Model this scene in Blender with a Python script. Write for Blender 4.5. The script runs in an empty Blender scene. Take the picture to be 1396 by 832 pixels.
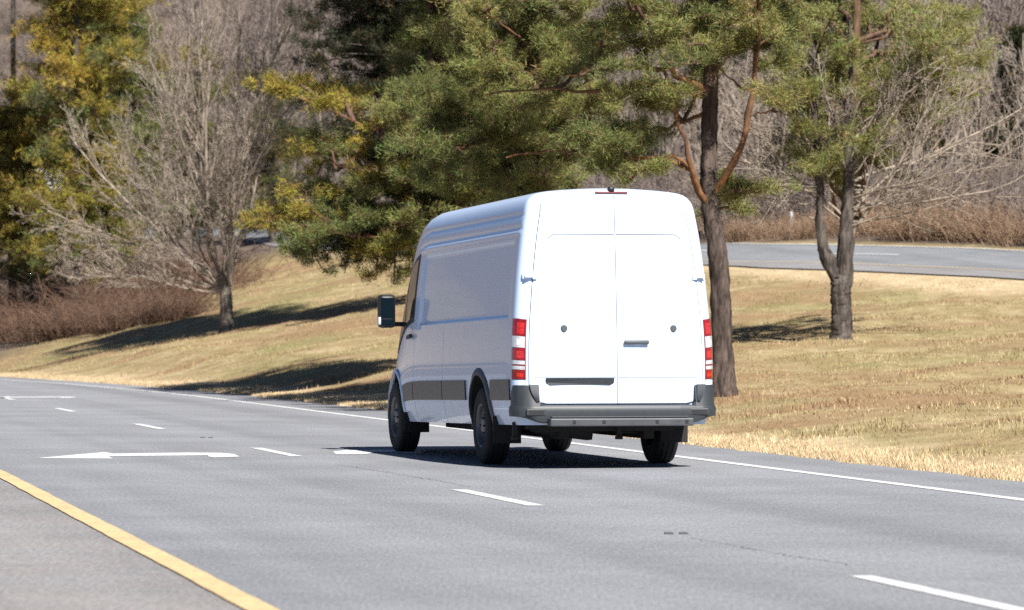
import bpy, bmesh, math
import numpy as np
from mathutils import Vector, Matrix
from mathutils.geometry import tessellate_polygon

R = math.radians
sc = bpy.context.scene
COL = sc.collection

# ------------------------------------------------------------------ camera
F_PX, CX, HY, EYE = 5500.0, 698.0, 456.0, 1.28       # focal length (px of a 1396 px wide picture), horizon row, eye height
cam_d = bpy.data.cameras.new('camera')
cam = bpy.data.objects.new('camera', cam_d); COL.objects.link(cam)
cam.location = (0, 0, EYE); cam.rotation_euler = (R(90), 0, 0)
cam_d.sensor_width = 36.0
cam_d.lens = F_PX / 1396 * 36.0
cam_d.shift_y = (HY - 416.0) / 1396
cam_d.clip_start = 0.5; cam_d.clip_end = 3000
cam_d.dof.use_dof = True; cam_d.dof.focus_distance = 40.0; cam_d.dof.aperture_fstop = 4.5
sc.camera = cam

# ------------------------------------------------------------------ light
SUN_EL, SUN_AZ = 43.0, 23.0        # the light travels away from the camera, SUN_AZ degrees to the left of the view axis
ld = Vector((-math.sin(R(SUN_AZ)) * math.cos(R(SUN_EL)), math.cos(R(SUN_AZ)) * math.cos(R(SUN_EL)), -math.sin(R(SUN_EL))))
sun_d = bpy.data.lights.new('sun', 'SUN'); sun_d.energy = 5.0; sun_d.angle = R(0.5); sun_d.color = (1.0, 0.96, 0.905)
sun = bpy.data.objects.new('sun', sun_d); COL.objects.link(sun)
sun.rotation_euler = ld.to_track_quat('-Z', 'Y').to_euler(); sun.location = (20, -20, 40)
world = bpy.data.worlds.new('World'); sc.world = world; world.use_nodes = True
wn = world.node_tree.nodes; wl = world.node_tree.links
wn.clear()
sky = wn.new('ShaderNodeTexSky'); sky.sky_type = 'NISHITA'; sky.sun_disc = False
sky.sun_elevation = R(SUN_EL)
sky.sun_rotation = math.atan2(-ld.x, -ld.y)
sky.altitude = 2500; sky.air_density = 0.6; sky.dust_density = 0.1; sky.ozone_density = 3.0
bgn = wn.new('ShaderNodeBackground'); bgn.inputs['Strength'].default_value = 0.05
wo = wn.new('ShaderNodeOutputWorld')
wl.new(sky.outputs[0], bgn.inputs[0]); wl.new(bgn.outputs[0], wo.inputs[0])
sc.view_settings.view_transform = 'Standard'; sc.view_settings.look = 'None'
sc.view_settings.exposure = 1.0; sc.view_settings.gamma = 1.0
sc.view_settings.use_curve_mapping = False
sc.render.engine = 'CYCLES'
sc.cycles.use_denoising = False
sc.cycles.sample_clamp_indirect = 4.0; sc.cycles.max_bounces = 6; sc.cycles.diffuse_bounces = 3; sc.cycles.glossy_bounces = 3
sc.cycles.transmission_bounces = 4; sc.cycles.transparent_max_bounces = 6

# ------------------------------------------------------------------ helpers
def P(px, py, d):
    """photo pixel + distance along the view axis -> world point"""
    return np.array([(px - CX) / F_PX * d, d, EYE + (HY - py) / F_PX * d])
def G(px, py):
    """photo pixel on the flat road"""
    d = F_PX * EYE / (py - HY)
    return (px - CX) / F_PX * d, d
rng = np.random.default_rng(7)

def link(o, parent=None):
    COL.objects.link(o)
    if parent is not None: o.parent = parent
    return o
def tag(o, label=None, cat=None, group=None, kind=None):
    if label: o['label'] = label
    if cat: o['category'] = cat
    if group: o['group'] = group
    if kind: o['kind'] = kind
    return o
def empty(name, loc, rz=0.0):
    o = bpy.data.objects.new(name, None); o.location = loc; o.rotation_euler = (0, 0, rz); o.empty_display_size = 0.3
    return link(o)
def mesh_np(name, V, faces, mats, parent=None, smooth=False, col=None, mi=None):
    """V (n,3); faces: list of int arrays (k,3)/(k,4)"""
    me = bpy.data.meshes.new(name)
    V = np.asarray(V, dtype=np.float32)
    faces = [np.asarray(f, dtype=np.int32) for f in faces if len(f)]
    nl = sum(f.size for f in faces); nf = sum(len(f) for f in faces)
    me.vertices.add(len(V)); me.vertices.foreach_set('co', V.ravel())
    me.loops.add(nl); me.polygons.add(nf)
    me.loops.foreach_set('vertex_index', np.concatenate([f.ravel() for f in faces]))
    tot = np.concatenate([np.full(len(f), f.shape[1], dtype=np.int32) for f in faces])
    st = np.concatenate([[0], np.cumsum(tot)[:-1]]).astype(np.int32)
    me.polygons.foreach_set('loop_start', st)
    me.polygons.foreach_set('loop_total', tot)
    if smooth: me.polygons.foreach_set('use_smooth', np.ones(nf, dtype=bool))
    for m in (mats if isinstance(mats, (list, tuple)) else [mats]): me.materials.append(m)
    if mi is not None: me.polygons.foreach_set('material_index', np.asarray(mi, dtype=np.int32))
    me.update(calc_edges=True); me.validate()
    if col is not None:
        a = me.color_attributes.new('tint', 'FLOAT_COLOR', 'POINT')
        c = np.ones((len(V), 4), dtype=np.float32); c[:, :3] = col
        a.data.foreach_set('color', c.ravel())
    return link(bpy.data.objects.new(name, me), parent)
def bm_obj(name, bm, mat, parent=None, smooth=False):
    me = bpy.data.meshes.new(name); bm.to_mesh(me); bm.free()
    me.materials.append(mat)
    if smooth:
        for p in me.polygons: p.use_smooth = True
    return link(bpy.data.objects.new(name, me), parent)
def box(bm, c, s, bev=0.0, rot=None):
    r = bmesh.ops.create_cube(bm, size=1.0)
    vs = r['verts']
    bmesh.ops.scale(bm, vec=s, verts=vs)
    if rot is not None: bmesh.ops.rotate(bm, cent=(0, 0, 0), matrix=rot, verts=vs)
    bmesh.ops.translate(bm, vec=c, verts=vs)
    if bev > 0:
        es = list({e for v in vs for e in v.link_edges})
        bmesh.ops.bevel(bm, geom=es, offset=bev, segments=2, affect='EDGES', profile=0.6)
def tubes(PL, RL, sides):
    """batch of polylines with the same point count: PL (B,n,3), RL (B,n) -> verts, quads"""
    PL = np.asarray(PL, float); RL = np.asarray(RL, float)
    B, n, _ = PL.shape
    T = np.gradient(PL, axis=1); T /= np.linalg.norm(T, axis=2, keepdims=True) + 1e-9
    ref = np.where(np.abs(T[:, :1, 2:3]) > 0.8, np.array([1., 0.15, 0.]), np.array([0., 0.1, 1.]))
    ref = np.broadcast_to(ref, T.shape)
    U = np.cross(T, ref); U /= np.linalg.norm(U, axis=2, keepdims=True) + 1e-9
    W = np.cross(T, U)
    ang = np.arange(sides) * 2 * np.pi / sides
    ring = U[:, :, None, :] * np.cos(ang)[None, None, :, None] + W[:, :, None, :] * np.sin(ang)[None, None, :, None]
    V = PL[:, :, None, :] + ring * RL[:, :, None, None]
    idx = np.arange(B * n * sides).reshape(B, n, sides)
    a = idx[:, :-1]; b = idx[:, 1:]
    Q = np.stack([a, np.roll(a, -1, axis=2), np.roll(b, -1, axis=2), b], axis=-1).reshape(-1, 4)
    return V.reshape(-1, 3), Q
class Tubes:
    def __init__(s): s.groups = {}
    def add(s, pts, rad, sides):
        s.groups.setdefault((len(pts), sides), []).append((np.asarray(pts, float), np.asarray(rad, float)))
    def mesh(s):
        Vs, Qs, o = [], [], 0
        for (n, sd), L in s.groups.items():
            V, Q = tubes(np.stack([p for p, _ in L]), np.stack([r for _, r in L]), sd)
            Vs.append(V); Qs.append(Q + o); o += len(V)
        return np.concatenate(Vs), np.concatenate(Qs)

# ------------------------------------------------------------------ materials
def new_mat(name):
    m = bpy.data.materials.new(name); m.use_nodes = True
    nt = m.node_tree; b = nt.nodes['Principled BSDF']
    return m, nt, b
def plain(name, c, rough=0.5, metal=0.0, coat=0.0, spec=0.5, noise=0.0, nscale=8.0, bump=0.0):
    m, nt, b = new_mat(name)
    b.inputs['Base Color'].default_value = (*c, 1); b.inputs['Roughness'].default_value = rough
    b.inputs['Metallic'].default_value = metal; b.inputs['Coat Weight'].default_value = coat
    b.inputs['Specular IOR Level'].default_value = spec
    if noise > 0 or bump > 0:
        tc = nt.nodes.new('ShaderNodeTexCoord'); n = nt.nodes.new('ShaderNodeTexNoise')
        n.inputs['Scale'].default_value = nscale; n.inputs['Detail'].default_value = 6
        nt.links.new(tc.outputs['Object'], n.inputs['Vector'])
        if noise > 0:
            r = nt.nodes.new('ShaderNodeValToRGB')
            r.color_ramp.elements[0].position = 0.3; r.color_ramp.elements[1].position = 0.7
            r.color_ramp.elements[0].color = (*[x * (1 - noise) for x in c], 1)
            r.color_ramp.elements[1].color = (*[min(1, x * (1 + noise)) for x in c], 1)
            nt.links.new(n.outputs['Fac'], r.inputs[0]); nt.links.new(r.outputs[0], b.inputs['Base Color'])
        if bump > 0:
            bp = nt.nodes.new('ShaderNodeBump'); bp.inputs['Strength'].default_value = bump; bp.inputs['Distance'].default_value = 0.02
            nt.links.new(n.outputs['Fac'], bp.inputs['Height']); nt.links.new(bp.outputs[0], b.inputs['Normal'])
    return m
def nz(nt, vec, scale, detail=5.0, rough=0.55, mapping=None):
    n = nt.nodes.new('ShaderNodeTexNoise'); n.inputs['Scale'].default_value = scale
    n.inputs['Detail'].default_value = detail; n.inputs['Roughness'].default_value = rough
    if mapping:
        mp = nt.nodes.new('ShaderNodeMapping'); mp.inputs['Scale'].default_value = mapping
        nt.links.new(vec, mp.inputs[0]); vec = mp.outputs[0]
    nt.links.new(vec, n.inputs['Vector']); return n.outputs['Fac']
def ramp(nt, fac, stops):
    r = nt.nodes.new('ShaderNodeValToRGB'); e = r.color_ramp.elements
    while len(e) < len(stops): e.new(0.5)
    for k, (p, c) in enumerate(stops):
        e[k].position = p; e[k].color = (*(c if hasattr(c, '__len__') else (c, c, c)), 1)
    nt.links.new(fac, r.inputs[0]); return r.outputs[0]
def mix(nt, fac, a, b, mode='MIX'):
    n = nt.nodes.new('ShaderNodeMix'); n.data_type = 'RGBA'; n.blend_type = mode
    if isinstance(fac, (int, float)): n.inputs[0].default_value = fac
    else: nt.links.new(fac, n.inputs[0])
    for k, v in ((6, a), (7, b)):
        if hasattr(v, 'is_linked'): nt.links.new(v, n.inputs[k])
        else: n.inputs[k].default_value = (*v, 1)
    return n.outputs[2]

def asphalt(name, base, warm=0.0):
    m, nt, b = new_mat(name)
    g = nt.nodes.new('ShaderNodeNewGeometry').outputs['Position']
    fine = ramp(nt, nz(nt, g, 60, 3, 0.7), [(0.25, [x * 0.62 for x in base]), (0.5, base), (0.78, [x * 1.5 for x in base])])
    big = ramp(nt, nz(nt, g, 0.5, 4, 0.6), [(0.3, 0.88), (0.7, 1.1)])
    c = mix(nt, 1.0, fine, big, 'MULTIPLY')
    # worn wheel tracks, stretched along the road
    mp = nt.nodes.new('ShaderNodeMapping'); mp.inputs['Rotation'].default_value = (0, 0, -math.atan(0.2)); nt.links.new(g, mp.inputs[0])
    tr = ramp(nt, nz(nt, mp.outputs[0], 0.85, 2, 0.5, (1.0, 0.012, 1)), [(0.36, 0.86), (0.5, 1.0), (0.64, 1.08)])
    st_ = ramp(nt, nz(nt, mp.outputs[0], 1.1, 5, 0.7, (1.0, 0.3, 1)), [(0.62, 1.0), (0.74, 0.84)])
    c = mix(nt, 1.0, c, st_, 'MULTIPLY')
    c = mix(nt, 1.0, c, tr, 'MULTIPLY')
    gr_ = ramp(nt, nz(nt, g, 48, 2, 0.7, (1.0, 0.10, 1)), [(0.28, 0.80), (0.5, 1.0), (0.72, 1.22)])
    c = mix(nt, 1.0, c, gr_, 'MULTIPLY')
    if warm:
        st = ramp(nt, nz(nt, g, 0.7, 5, 0.65), [(0.42, 0.0), (0.75, warm)])
        c = mix(nt, st, c, (0.33, 0.22, 0.15))
    nt.links.new(c, b.inputs['Base Color'])
    b.inputs['Roughness'].default_value = 0.8; b.inputs['Specular IOR Level'].default_value = 0.3
    bp = nt.nodes.new('ShaderNodeBump'); bp.inputs['Strength'].default_value = 0.5; bp.inputs['Distance'].default_value = 0.006
    nt.links.new(nz(nt, g, 90, 2, 0.6), bp.inputs['Height']); nt.links.new(bp.outputs[0], b.inputs['Normal'])
    return m
def paint_mat(name, c, wear):
    m, nt, b = new_mat(name)
    g = nt.nodes.new('ShaderNodeNewGeometry').outputs['Position']
    w = ramp(nt, nz(nt, g, 22, 6, 0.75), [(0.36, wear), (0.50, 0.0)])
    k = ramp(nt, nz(nt, g, 1.6, 4, 0.6), [(0.3, 0.86), (0.7, 1.05)])
    col = mix(nt, 1.0, mix(nt, w, c, (0.2, 0.2, 0.2)), k, 'MULTIPLY')
    nt.links.new(col, b.inputs['Base Color']); b.inputs['Roughness'].default_value = 0.6
    return m
M_ROAD = asphalt('road_asphalt', (0.220, 0.226, 0.240))
M_SHOULDER = asphalt('shoulder_asphalt', (0.222, 0.217, 0.218), 0.15)
M_BACKROAD = asphalt('far_road_asphalt', (0.20, 0.208, 0.22))
M_WHITE = paint_mat('white_road_paint', (0.72, 0.72, 0.71), 0.7)
M_YELLOW = paint_mat('yellow_road_paint', (0.68, 0.50, 0.25), 0.75)

def ground_mat(name, blades=False):
    m, nt, b = new_mat(name)
    g = nt.nodes.new('ShaderNodeNewGeometry').outputs['Position']
    n1 = nz(nt, g, 0.28, 5, 0.6, (1.0, 0.45, 1)); n2 = nz(nt, g, 1.7, 5, 0.65, (1.0, 0.6, 1)); n3 = nz(nt, g, 14, 4, 0.7)
    tan = ramp(nt, n2, [(0.25, (0.19, 0.14, 0.065)), (0.5, (0.305, 0.24, 0.125)), (0.75, (0.44, 0.355, 0.215))])
    grn = ramp(nt, n3, [(0.3, (0.10, 0.115, 0.035)), (0.7, (0.21, 0.215, 0.075))])
    c = mix(nt, ramp(nt, n1, [(0.48, 0.0), (0.66, 0.5)]), tan, grn)
    # reddish leaf litter and bare clay in patches
    n4 = nz(nt, g, 0.17, 6, 0.62, (0.7, 1.5, 1))
    c = mix(nt, ramp(nt, n4, [(0.47, 0.0), (0.62, 0.75)]), c, (0.25, 0.155, 0.088))
    fine = ramp(nt, nz(nt, g, 55, 3, 0.8), [(0.3, 0.62), (0.7, 1.3)])
    c = mix(nt, 1.0, c, fine, 'MULTIPLY')
    at = nt.nodes.new('ShaderNodeAttribute'); at.attribute_name = 'tint'
    sp = nt.nodes.new('ShaderNodeSeparateColor'); nt.links.new(at.outputs['Color'], sp.inputs[0])
    # R: straw verge, G: wood floor of fallen leaves
    c = mix(nt, sp.outputs[0], c, ramp(nt, n2, [(0.3, (0.38, 0.285, 0.17)), (0.7, (0.54, 0.43, 0.275))]))
    c = mix(nt, sp.outputs[1], c, ramp(nt, n2, [(0.3, (0.085, 0.065, 0.052)), (0.7, (0.16, 0.125, 0.10))]))
    if blades:
        v = nt.nodes.new('ShaderNodeMath'); v.operation = 'MULTIPLY_ADD'
        nt.links.new(sp.outputs[2], v.inputs[0]); v.inputs[1].default_value = 0.9; v.inputs[2].default_value = 0.6
        mm = nt.nodes.new('ShaderNodeVectorMath'); mm.operation = 'SCALE'
        nt.links.new(c, mm.inputs[0]); nt.links.new(v.outputs[0], mm.inputs['Scale']); c = mm.outputs[0]
    nt.links.new(c, b.inputs['Base Color']); b.inputs['Roughness'].default_value = 0.9
    b.inputs['Specular IOR Level'].default_value = 0.15
    return m
M_GROUND = ground_mat('dry_grass_ground'); M_BLADE = ground_mat('dry_grass_blades', True)

def bark(name, c1, c2, scale=14, upper=None):
    m, nt, b = new_mat(name)
    tc = nt.nodes.new('ShaderNodeTexCoord').outputs['Object']
    n = nz(nt, tc, scale, 6, 0.7, (1, 1, 0.22))
    c = ramp(nt, n, [(0.40, c1), (0.62, c2)])
    if upper:      # flaky orange bark on the younger wood: carried by the tint attribute
        at = nt.nodes.new('ShaderNodeAttribute'); at.attribute_name = 'tint'
        c = mix(nt, at.outputs['Fac'], c, ramp(nt, nz(nt, tc, 9, 4, 0.6, (1, 1, 0.5)), [(0.35, [x * 0.55 for x in upper]), (0.65, upper)]))
    nt.links.new(c, b.inputs['Base Color']); b.inputs['Roughness'].default_value = 0.9; b.inputs['Specular IOR Level'].default_value = 0.2
    bp = nt.nodes.new('ShaderNodeBump'); bp.inputs['Strength'].default_value = 0.9; bp.inputs['Distance'].default_value = 0.03
    nt.links.new(n, bp.inputs['Height']); nt.links.new(bp.outputs[0], b.inputs['Normal'])
    return m
M_PINEBARK = bark('pine_bark', (0.028, 0.021, 0.018), (0.115, 0.086, 0.071), 11, (0.33, 0.15, 0.06))
M_GREYBARK = bark('grey_bark', (0.065, 0.055, 0.045), (0.25, 0.21, 0.175))
M_PALETWIG = bark('pale_twig_bark', (0.18, 0.147, 0.118), (0.35, 0.292, 0.238), 6)
M_DARKBARK = bark('dark_bark', (0.032, 0.027, 0.024), (0.12, 0.10, 0.086))
M_FARTWIG = bark('far_wood_bark', (0.12, 0.095, 0.085), (0.25, 0.205, 0.18), 2)
M_SHADEDTWIG = bark('shaded_brush_stems', (0.075, 0.045, 0.034), (0.20, 0.125, 0.085), 3)  # brush at the bend: its own reddish brown, with the bank's shade coloured in
M_REDTWIG = bark('brush_stems', (0.17, 0.105, 0.07), (0.36, 0.25, 0.165), 3)
def foliage_mat(name):
    m, nt, b = new_mat(name)
    at = nt.nodes.new('ShaderNodeAttribute'); at.attribute_name = 'tint'
    nt.links.new(at.outputs['Color'], b.inputs['Base Color']); b.inputs['Roughness'].default_value = 0.6
    b.inputs['Specular IOR Level'].default_value = 0.25
    tr = nt.nodes.new('ShaderNodeBsdfTranslucent'); nt.links.new(at.outputs['Color'], tr.inputs['Color'])
    ms = nt.nodes.new('ShaderNodeMixShader'); ms.inputs[0].default_value = 0.22
    out = nt.nodes['Material Output']
    nt.links.new(b.outputs[0], ms.inputs[1]); nt.links.new(tr.outputs[0], ms.inputs[2]); nt.links.new(ms.outputs[0], out.inputs[0])
    return m
M_NEEDLE = foliage_mat('needles')

# ------------------------------------------------------------------ terrain
def x_line(d):      # the white edge line
    d = np.asarray(d, float); return 3.95 - 0.2 * (d - 31.15) - 0.0013 * np.maximum(0, d - 78) ** 2
def x_asph(d): return x_line(d) + 1.25
LOW = [(1750, 410, 86), (1396, 382, 100), (1190, 372, 106), (985, 362, 112), (700, 352, 145), (390, 338, 200), (200, 326, 238), (-150, 310, 300)]
UPP = [(1750, 364, 98), (1396, 345, 113), (1190, 338, 119), (985, 332, 126), (700, 324, 160), (390, 310, 217), (200, 300, 256), (-150, 288, 320)]
lowx = np.array([P(*q) for q in LOW]); uppx = np.array([P(*q) for q in UPP])
def d_low(x): o = np.argsort(lowx[:, 0]); return np.interp(x, lowx[o, 0], lowx[o, 1])
def d_upp(x): o = np.argsort(uppx[:, 0]); return np.interp(x, uppx[o, 0], uppx[o, 1])
ctl = [P(*q) for q in LOW + UPP]
for q in [(1396, 560, 47), (1396, 465, 74), (1190, 465, 78), (1190, 540, 58), (985, 545, 62), (985, 475, 80), (1150, 463, 80),
          (700, 490, 82), (700, 420, 105), (390, 475, 108), (390, 400, 150), (390, 367, 175), (390, 350, 188), (308, 455, 125), (250, 428, 145), (420, 500, 96),
          (150, 480, 140), (0, 497, 150), (120, 440, 165), (0, 455, 170), (500, 480, 98), (500, 380, 150), (1750, 560, 44), (1750, 470, 66)]:
    ctl.append(P(*q))
for q in [(60, 30, 1.0), (60, 70, 3.2), (45, 110, 4.2), (90, 130, 7), (0, 185, 6.5), (30, 165, 6.5), (-45, 190, 2.0), (10, 240, 13), (45, 220, 13), (-70, 230, 6),
          (0, 300, 26), (70, 300, 28), (-70, 300, 22), (0, 420, 46), (120, 420, 48), (-120, 420, 42), (0, 600, 62), (180, 600, 62), (-180, 600, 60),
          (120, 60, 4), (160, 200, 16), (-110, 200, 4), (-120, 100, 0), (-60, 60, 0), (-60, 0, 0), (30, 0, 0.4), (-30, 100, 0)]:
    ctl.append(np.array(q, float))
ctl = np.array(ctl)
def tps_fit(c):
    n = len(c); d2 = ((c[:, None, :2] - c[None, :, :2]) ** 2).sum(-1)
    K = np.where(d2 > 0, 0.5 * d2 * np.log(d2 + 1e-12), 0) + np.eye(n) * 40.0
    Q = np.hstack([np.ones((n, 1)), c[:, :2]])
    A = np.block([[K, Q], [Q.T, np.zeros((3, 3))]])
    return np.linalg.solve(A, np.concatenate([c[:, 2], np.zeros(3)]))
TW = tps_fit(ctl)
def gz(X, Y):
    X = np.asarray(X, float); Y = np.asarray(Y, float); sh = X.shape
    x = X.ravel(); y = Y.ravel(); out = np.empty(len(x))
    for i in range(0, len(x), 20000):
        xa = x[i:i + 20000, None]; ya = y[i:i + 20000, None]
        d2 = (xa - ctl[None, :, 0]) ** 2 + (ya - ctl[None, :, 1]) ** 2
        out[i:i + 20000] = (0.5 * d2 * np.log(d2 + 1e-12)) @ TW[:-3] + TW[-3] + TW[-2] * x[i:i + 20000] + TW[-1] * y[i:i + 20000]
    s = (x - x_asph(y)) * 0.98
    t = np.clip(s / 4.0, 0, 1); t = t * t * (3 - 2 * t)
    z = np.maximum(out, -0.3) * t + 0.03 * np.clip(s / 0.5, 0, 1) * (1 - t)
    bump = 0.05 * np.sin(x * 0.9 + 0.4 * y) * np.sin(y * 0.7) + 0.03 * np.sin(x * 2.3 - y * 1.1)
    z = z + bump * np.clip(s / 3 - 0.2, 0, 1) * np.clip((d_low(x) - y - 3) / 6, 0, 1)
    z = np.where(s < 0, -0.09, z)
    return z.reshape(sh)
def gz1(x, y): return float(gz(np.array([x]), np.array([y]))[0])

def axis(parts):
    return np.unique(np.concatenate([np.arange(a, b, s) for a, b, s in parts]).round(3))
gx = axis([(-700, -120, 40), (-120, -40, 4), (-40, 40, 0.7), (40, 120, 4), (120, 701, 40)])
gy = axis([(-80, 20, 6), (20, 180, 0.65), (180, 225, 1.1), (225, 460, 4), (460, 701, 20)])
XX, YY = np.meshgrid(gx, gy, indexing='ij'); ZZ = gz(XX, YY)
nx, ny = XX.shape
idx = np.arange(nx * ny).reshape(nx, ny)
Q = np.stack([idx[:-1, :-1], idx[1:, :-1], idx[1:, 1:], idx[:-1, 1:]], -1).reshape(-1, 4)
def ground_tint(X, Y, jit=0.0):
    s = (X - x_asph(Y)) * 0.98
    wob = 0.45 * np.sin(Y * 0.8 + X) + 0.3 * np.sin(Y * 2.1 + 1.0)
    verge = 1 - np.clip((s - 0.75 - 0.5 * wob) / 0.7, 0, 1)
    db = d_low(X) - Y                           # dry strip along the far road
    verge = np.maximum(verge, (1 - np.clip((db - 3.5 - 2.0 * np.sin(X * 0.7) - np.sin(X * 1.9)) / 3.0, 0, 1)) * (db > -1) * 0.9)
    wood = np.clip((Y - d_upp(X) - 1.0) / 3.0, 0, 1)
    wood = np.maximum(wood, np.clip((-X - 18 + (Y - 150) * 0.2) / 4, 0, 1) * (Y > 138) * (s > 3))
    wood = np.maximum(wood, np.clip((-s - 13.5) / 2, 0, 1))        # unseen ground across the road, tinted dark like wood floor to cut bounce
    verge = verge * (s > -13)
    return np.clip(np.stack([verge * (1 - wood), wood, np.zeros_like(s)], -1), 0, 1)
ground = mesh_np('ground', np.stack([XX, YY, ZZ], -1).reshape(-1, 3), [Q], M_GROUND, smooth=True, col=ground_tint(XX.ravel(), YY.ravel()))
tag(ground, 'rolling dry winter grass beside the road rising to the wooded hill', kind='structure')

# ------------------------------------------------------------------ roads
def strip(name, ds, xa, xb, z, mat, parent=None, thick=0.0):
    ds = np.asarray(ds, float); n = len(ds)
    A = np.stack([xa, ds, np.full(n, z)], -1); B = np.stack([xb, ds, np.full(n, z)], -1)
    V = np.stack([A, B], 1).reshape(-1, 3)
    i = np.arange(n - 1) * 2
    return mesh_np(name, V, [np.stack([i, i + 1, i + 3, i + 2], -1)], mat, parent)
DS = np.concatenate([np.arange(-78, 10, 8), np.arange(10, 150, 0.5), np.arange(150, 330, 3)])
ragged = 0.05 * np.sin(DS * 3.1) + 0.04 * np.sin(DS * 7.7 + 1) + 0.03 * rng.standard_normal(len(DS))
road = strip('road', DS, x_line(DS) - 7.50 - 0.0068 * np.clip(37 - DS, 0, 30), x_asph(DS) + ragged, 0.0, M_ROAD)
tag(road, 'grey asphalt road with worn white and yellow lane paint', kind='structure')
sh = strip('road_shoulder', DS, x_line(DS) - 12.2, x_line(DS) - 7.45, -0.004, M_SHOULDER)
tag(sh, 'brownish paved shoulder outside the yellow line', kind='structure')
strip('edge_line', DS, x_line(DS) - 0.07, x_line(DS) + 0.07, 0.004, M_WHITE, road)
yo = 7.47 + 0.0068 * np.clip(37 - DS, 0, 30)
strip('yellow_line', DS, x_line(DS) - yo - 0.078 + 0.003 * rng.standard_normal(len(DS)), x_line(DS) - yo + 0.078 + 0.003 * rng.standard_normal(len(DS)), 0.004, M_YELLOW, road)
for k in range(-2, 8):
    d0 = 30.1 + 12.2 * k + (0.35 if k < 0 else 0)
    dd = np.linspace(d0, d0 + 3.1, 5); xo = 3.98 + 0.006 * np.maximum(0, dd - 50) + 0.01 * np.clip(30 - dd, 0, 12)
    strip('lane_dash', dd, x_line(dd) - xo - 0.065, x_line(dd) - xo + 0.065, 0.004, M_WHITE, road)
def poly_on_road(name, px, mat, z=0.004, off=(0, 0)):
    vs = [(G(*p)[0] + off[0], G(*p)[1] + off[1], z) for p in px]
    tri = tessellate_polygon([[Vector(q) for q in vs]])
    T = []
    for a, b_, c in tri:
        A, B, C = (np.array(vs[k]) for k in (a, b_, c))
        T.append((a, b_, c) if np.cross(B - A, C - A)[2] > 0 else (a, c, b_))
    return mesh_np(name, vs, [np.array(T)], mat, road)
ARROW = [(48, 625.3), (154, 625.8), (148, 622.6), (284, 621.2), (284, 623.0), (293, 624.2), (327, 623.2), (319, 619.4), (300, 617.9), (255, 617.6), (154, 619.0), (143, 616.8)]
poly_on_road('turn_arrow', ARROW, M_WHITE)
poly_on_road('turn_arrow', ARROW, M_WHITE, off=(-6.15 + 0.2, 39.2))
poly_on_road('turn_arrow', [(454, 616), (470, 614.4), (560, 613.2), (585, 615), (570, 619), (545, 617.5), (512, 616.5), (500, 619.6), (458, 619.8)], M_WHITE)
M_TAR = plain('tar_seal', (0.07, 0.07, 0.072), 0.7)
for cx_, cy_ in ((912, 728), (932, 728), (276, 597), (287, 597)):
    x0, d0 = G(cx_, cy_)
    bm = bmesh.new(); box(bm, (x0, d0, 0.004), (0.055, 0.16, 0.009), 0.002); bm_obj('pavement_marker', bm, M_TAR, road)
# thin tar-filled cracks
def crack(pts, w):
    pts = np.array([G(*p) for p in pts]); t = np.linspace(0, len(pts) - 1, 60)
    c = np.stack([np.interp(t, np.arange(len(pts)), pts[:, k]) for k in (0, 1)], -1)
    c += rng.standard_normal(c.shape) * [0.012, 0.05]
    n = len(c); V = np.zeros((n, 2, 3)); V[:, 0, :2] = c; V[:, 1, :2] = c + [0.0, w]; V[..., 2] = 0.003
    i = np.arange(n - 1) * 2
    mesh_np('crack', V.reshape(-1, 3), [np.stack([i, i + 1, i + 3, i + 2], -1)], M_TAR, road)
crack([(460, 634), (520, 643), (575, 652), (640, 664)], 0.03)
crack([(940, 733), (1040, 752), (1160, 771)], 0.02)

# far road on the bank
tt = np.linspace(0, len(LOW) - 1, 240)
lo = np.stack([np.interp(tt, np.arange(len(LOW)), lowx[:, k]) for k in range(3)], -1)
up = np.stack([np.interp(tt, np.arange(len(UPP)), uppx[:, k]) for k in range(3)], -1)
ker = np.ones(25) / 25
def sm(a):
    pad = np.concatenate([np.repeat(a[:1], 12, 0) + (a[:1] - a[1:2]) * np.arange(12, 0, -1)[:, None], a, np.repeat(a[-1:], 12, 0) + (a[-1:] - a[-2:-1]) * np.arange(1, 13)[:, None]])
    return np.stack([np.convolve(pad[:, k], ker, 'valid') for k in range(3)], -1)
lo, up = sm(lo), sm(up)
def across(u, lift, sl=slice(None)):
    p = lo[sl] * (1 - u) + up[sl] * u
    return np.stack([p[:, 0], p[:, 1], gz(p[:, 0], p[:, 1]) + lift], -1)
def far_strip(name, us, lift, mat, parent=None, sl=slice(None)):
    L = [across(u, lift, sl) for u in us]; n = len(L[0]); m = len(us)
    V = np.stack(L, 1).reshape(-1, 3); ii = np.arange(n * m).reshape(n, m)
    return mesh_np(name, V, [np.stack([ii[:-1, :-1], ii[:-1, 1:], ii[1:, 1:], ii[1:, :-1]], -1).reshape(-1, 4)], mat, parent)
froad = far_strip('far_road', np.linspace(0, 1, 16), 0.03, M_BACKROAD)
tag(froad, 'second grey road running along the top of the grass bank', kind='structure')
far_strip('shoulder', [0.0, 0.07, 0.14, 0.20], 0.038, M_SHOULDER, froad)
far_strip('edge_line', [0.975, 0.995], 0.046, M_WHITE, froad)
far_strip('yellow_line', [0.205, 0.218], 0.046, M_YELLOW, froad)
seg = np.concatenate([[0], np.cumsum(np.linalg.norm(np.diff(lo, axis=0), axis=1))])
s0 = 1.0
while s0 < seg[-1] - 4:
    a, b = np.searchsorted(seg, [s0, s0 + 3.1])
    if b - a >= 2: far_strip('lane_dash', [0.585, 0.61], 0.046, M_WHITE, froad, slice(a, b + 1))
    s0 += 9.5

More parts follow.
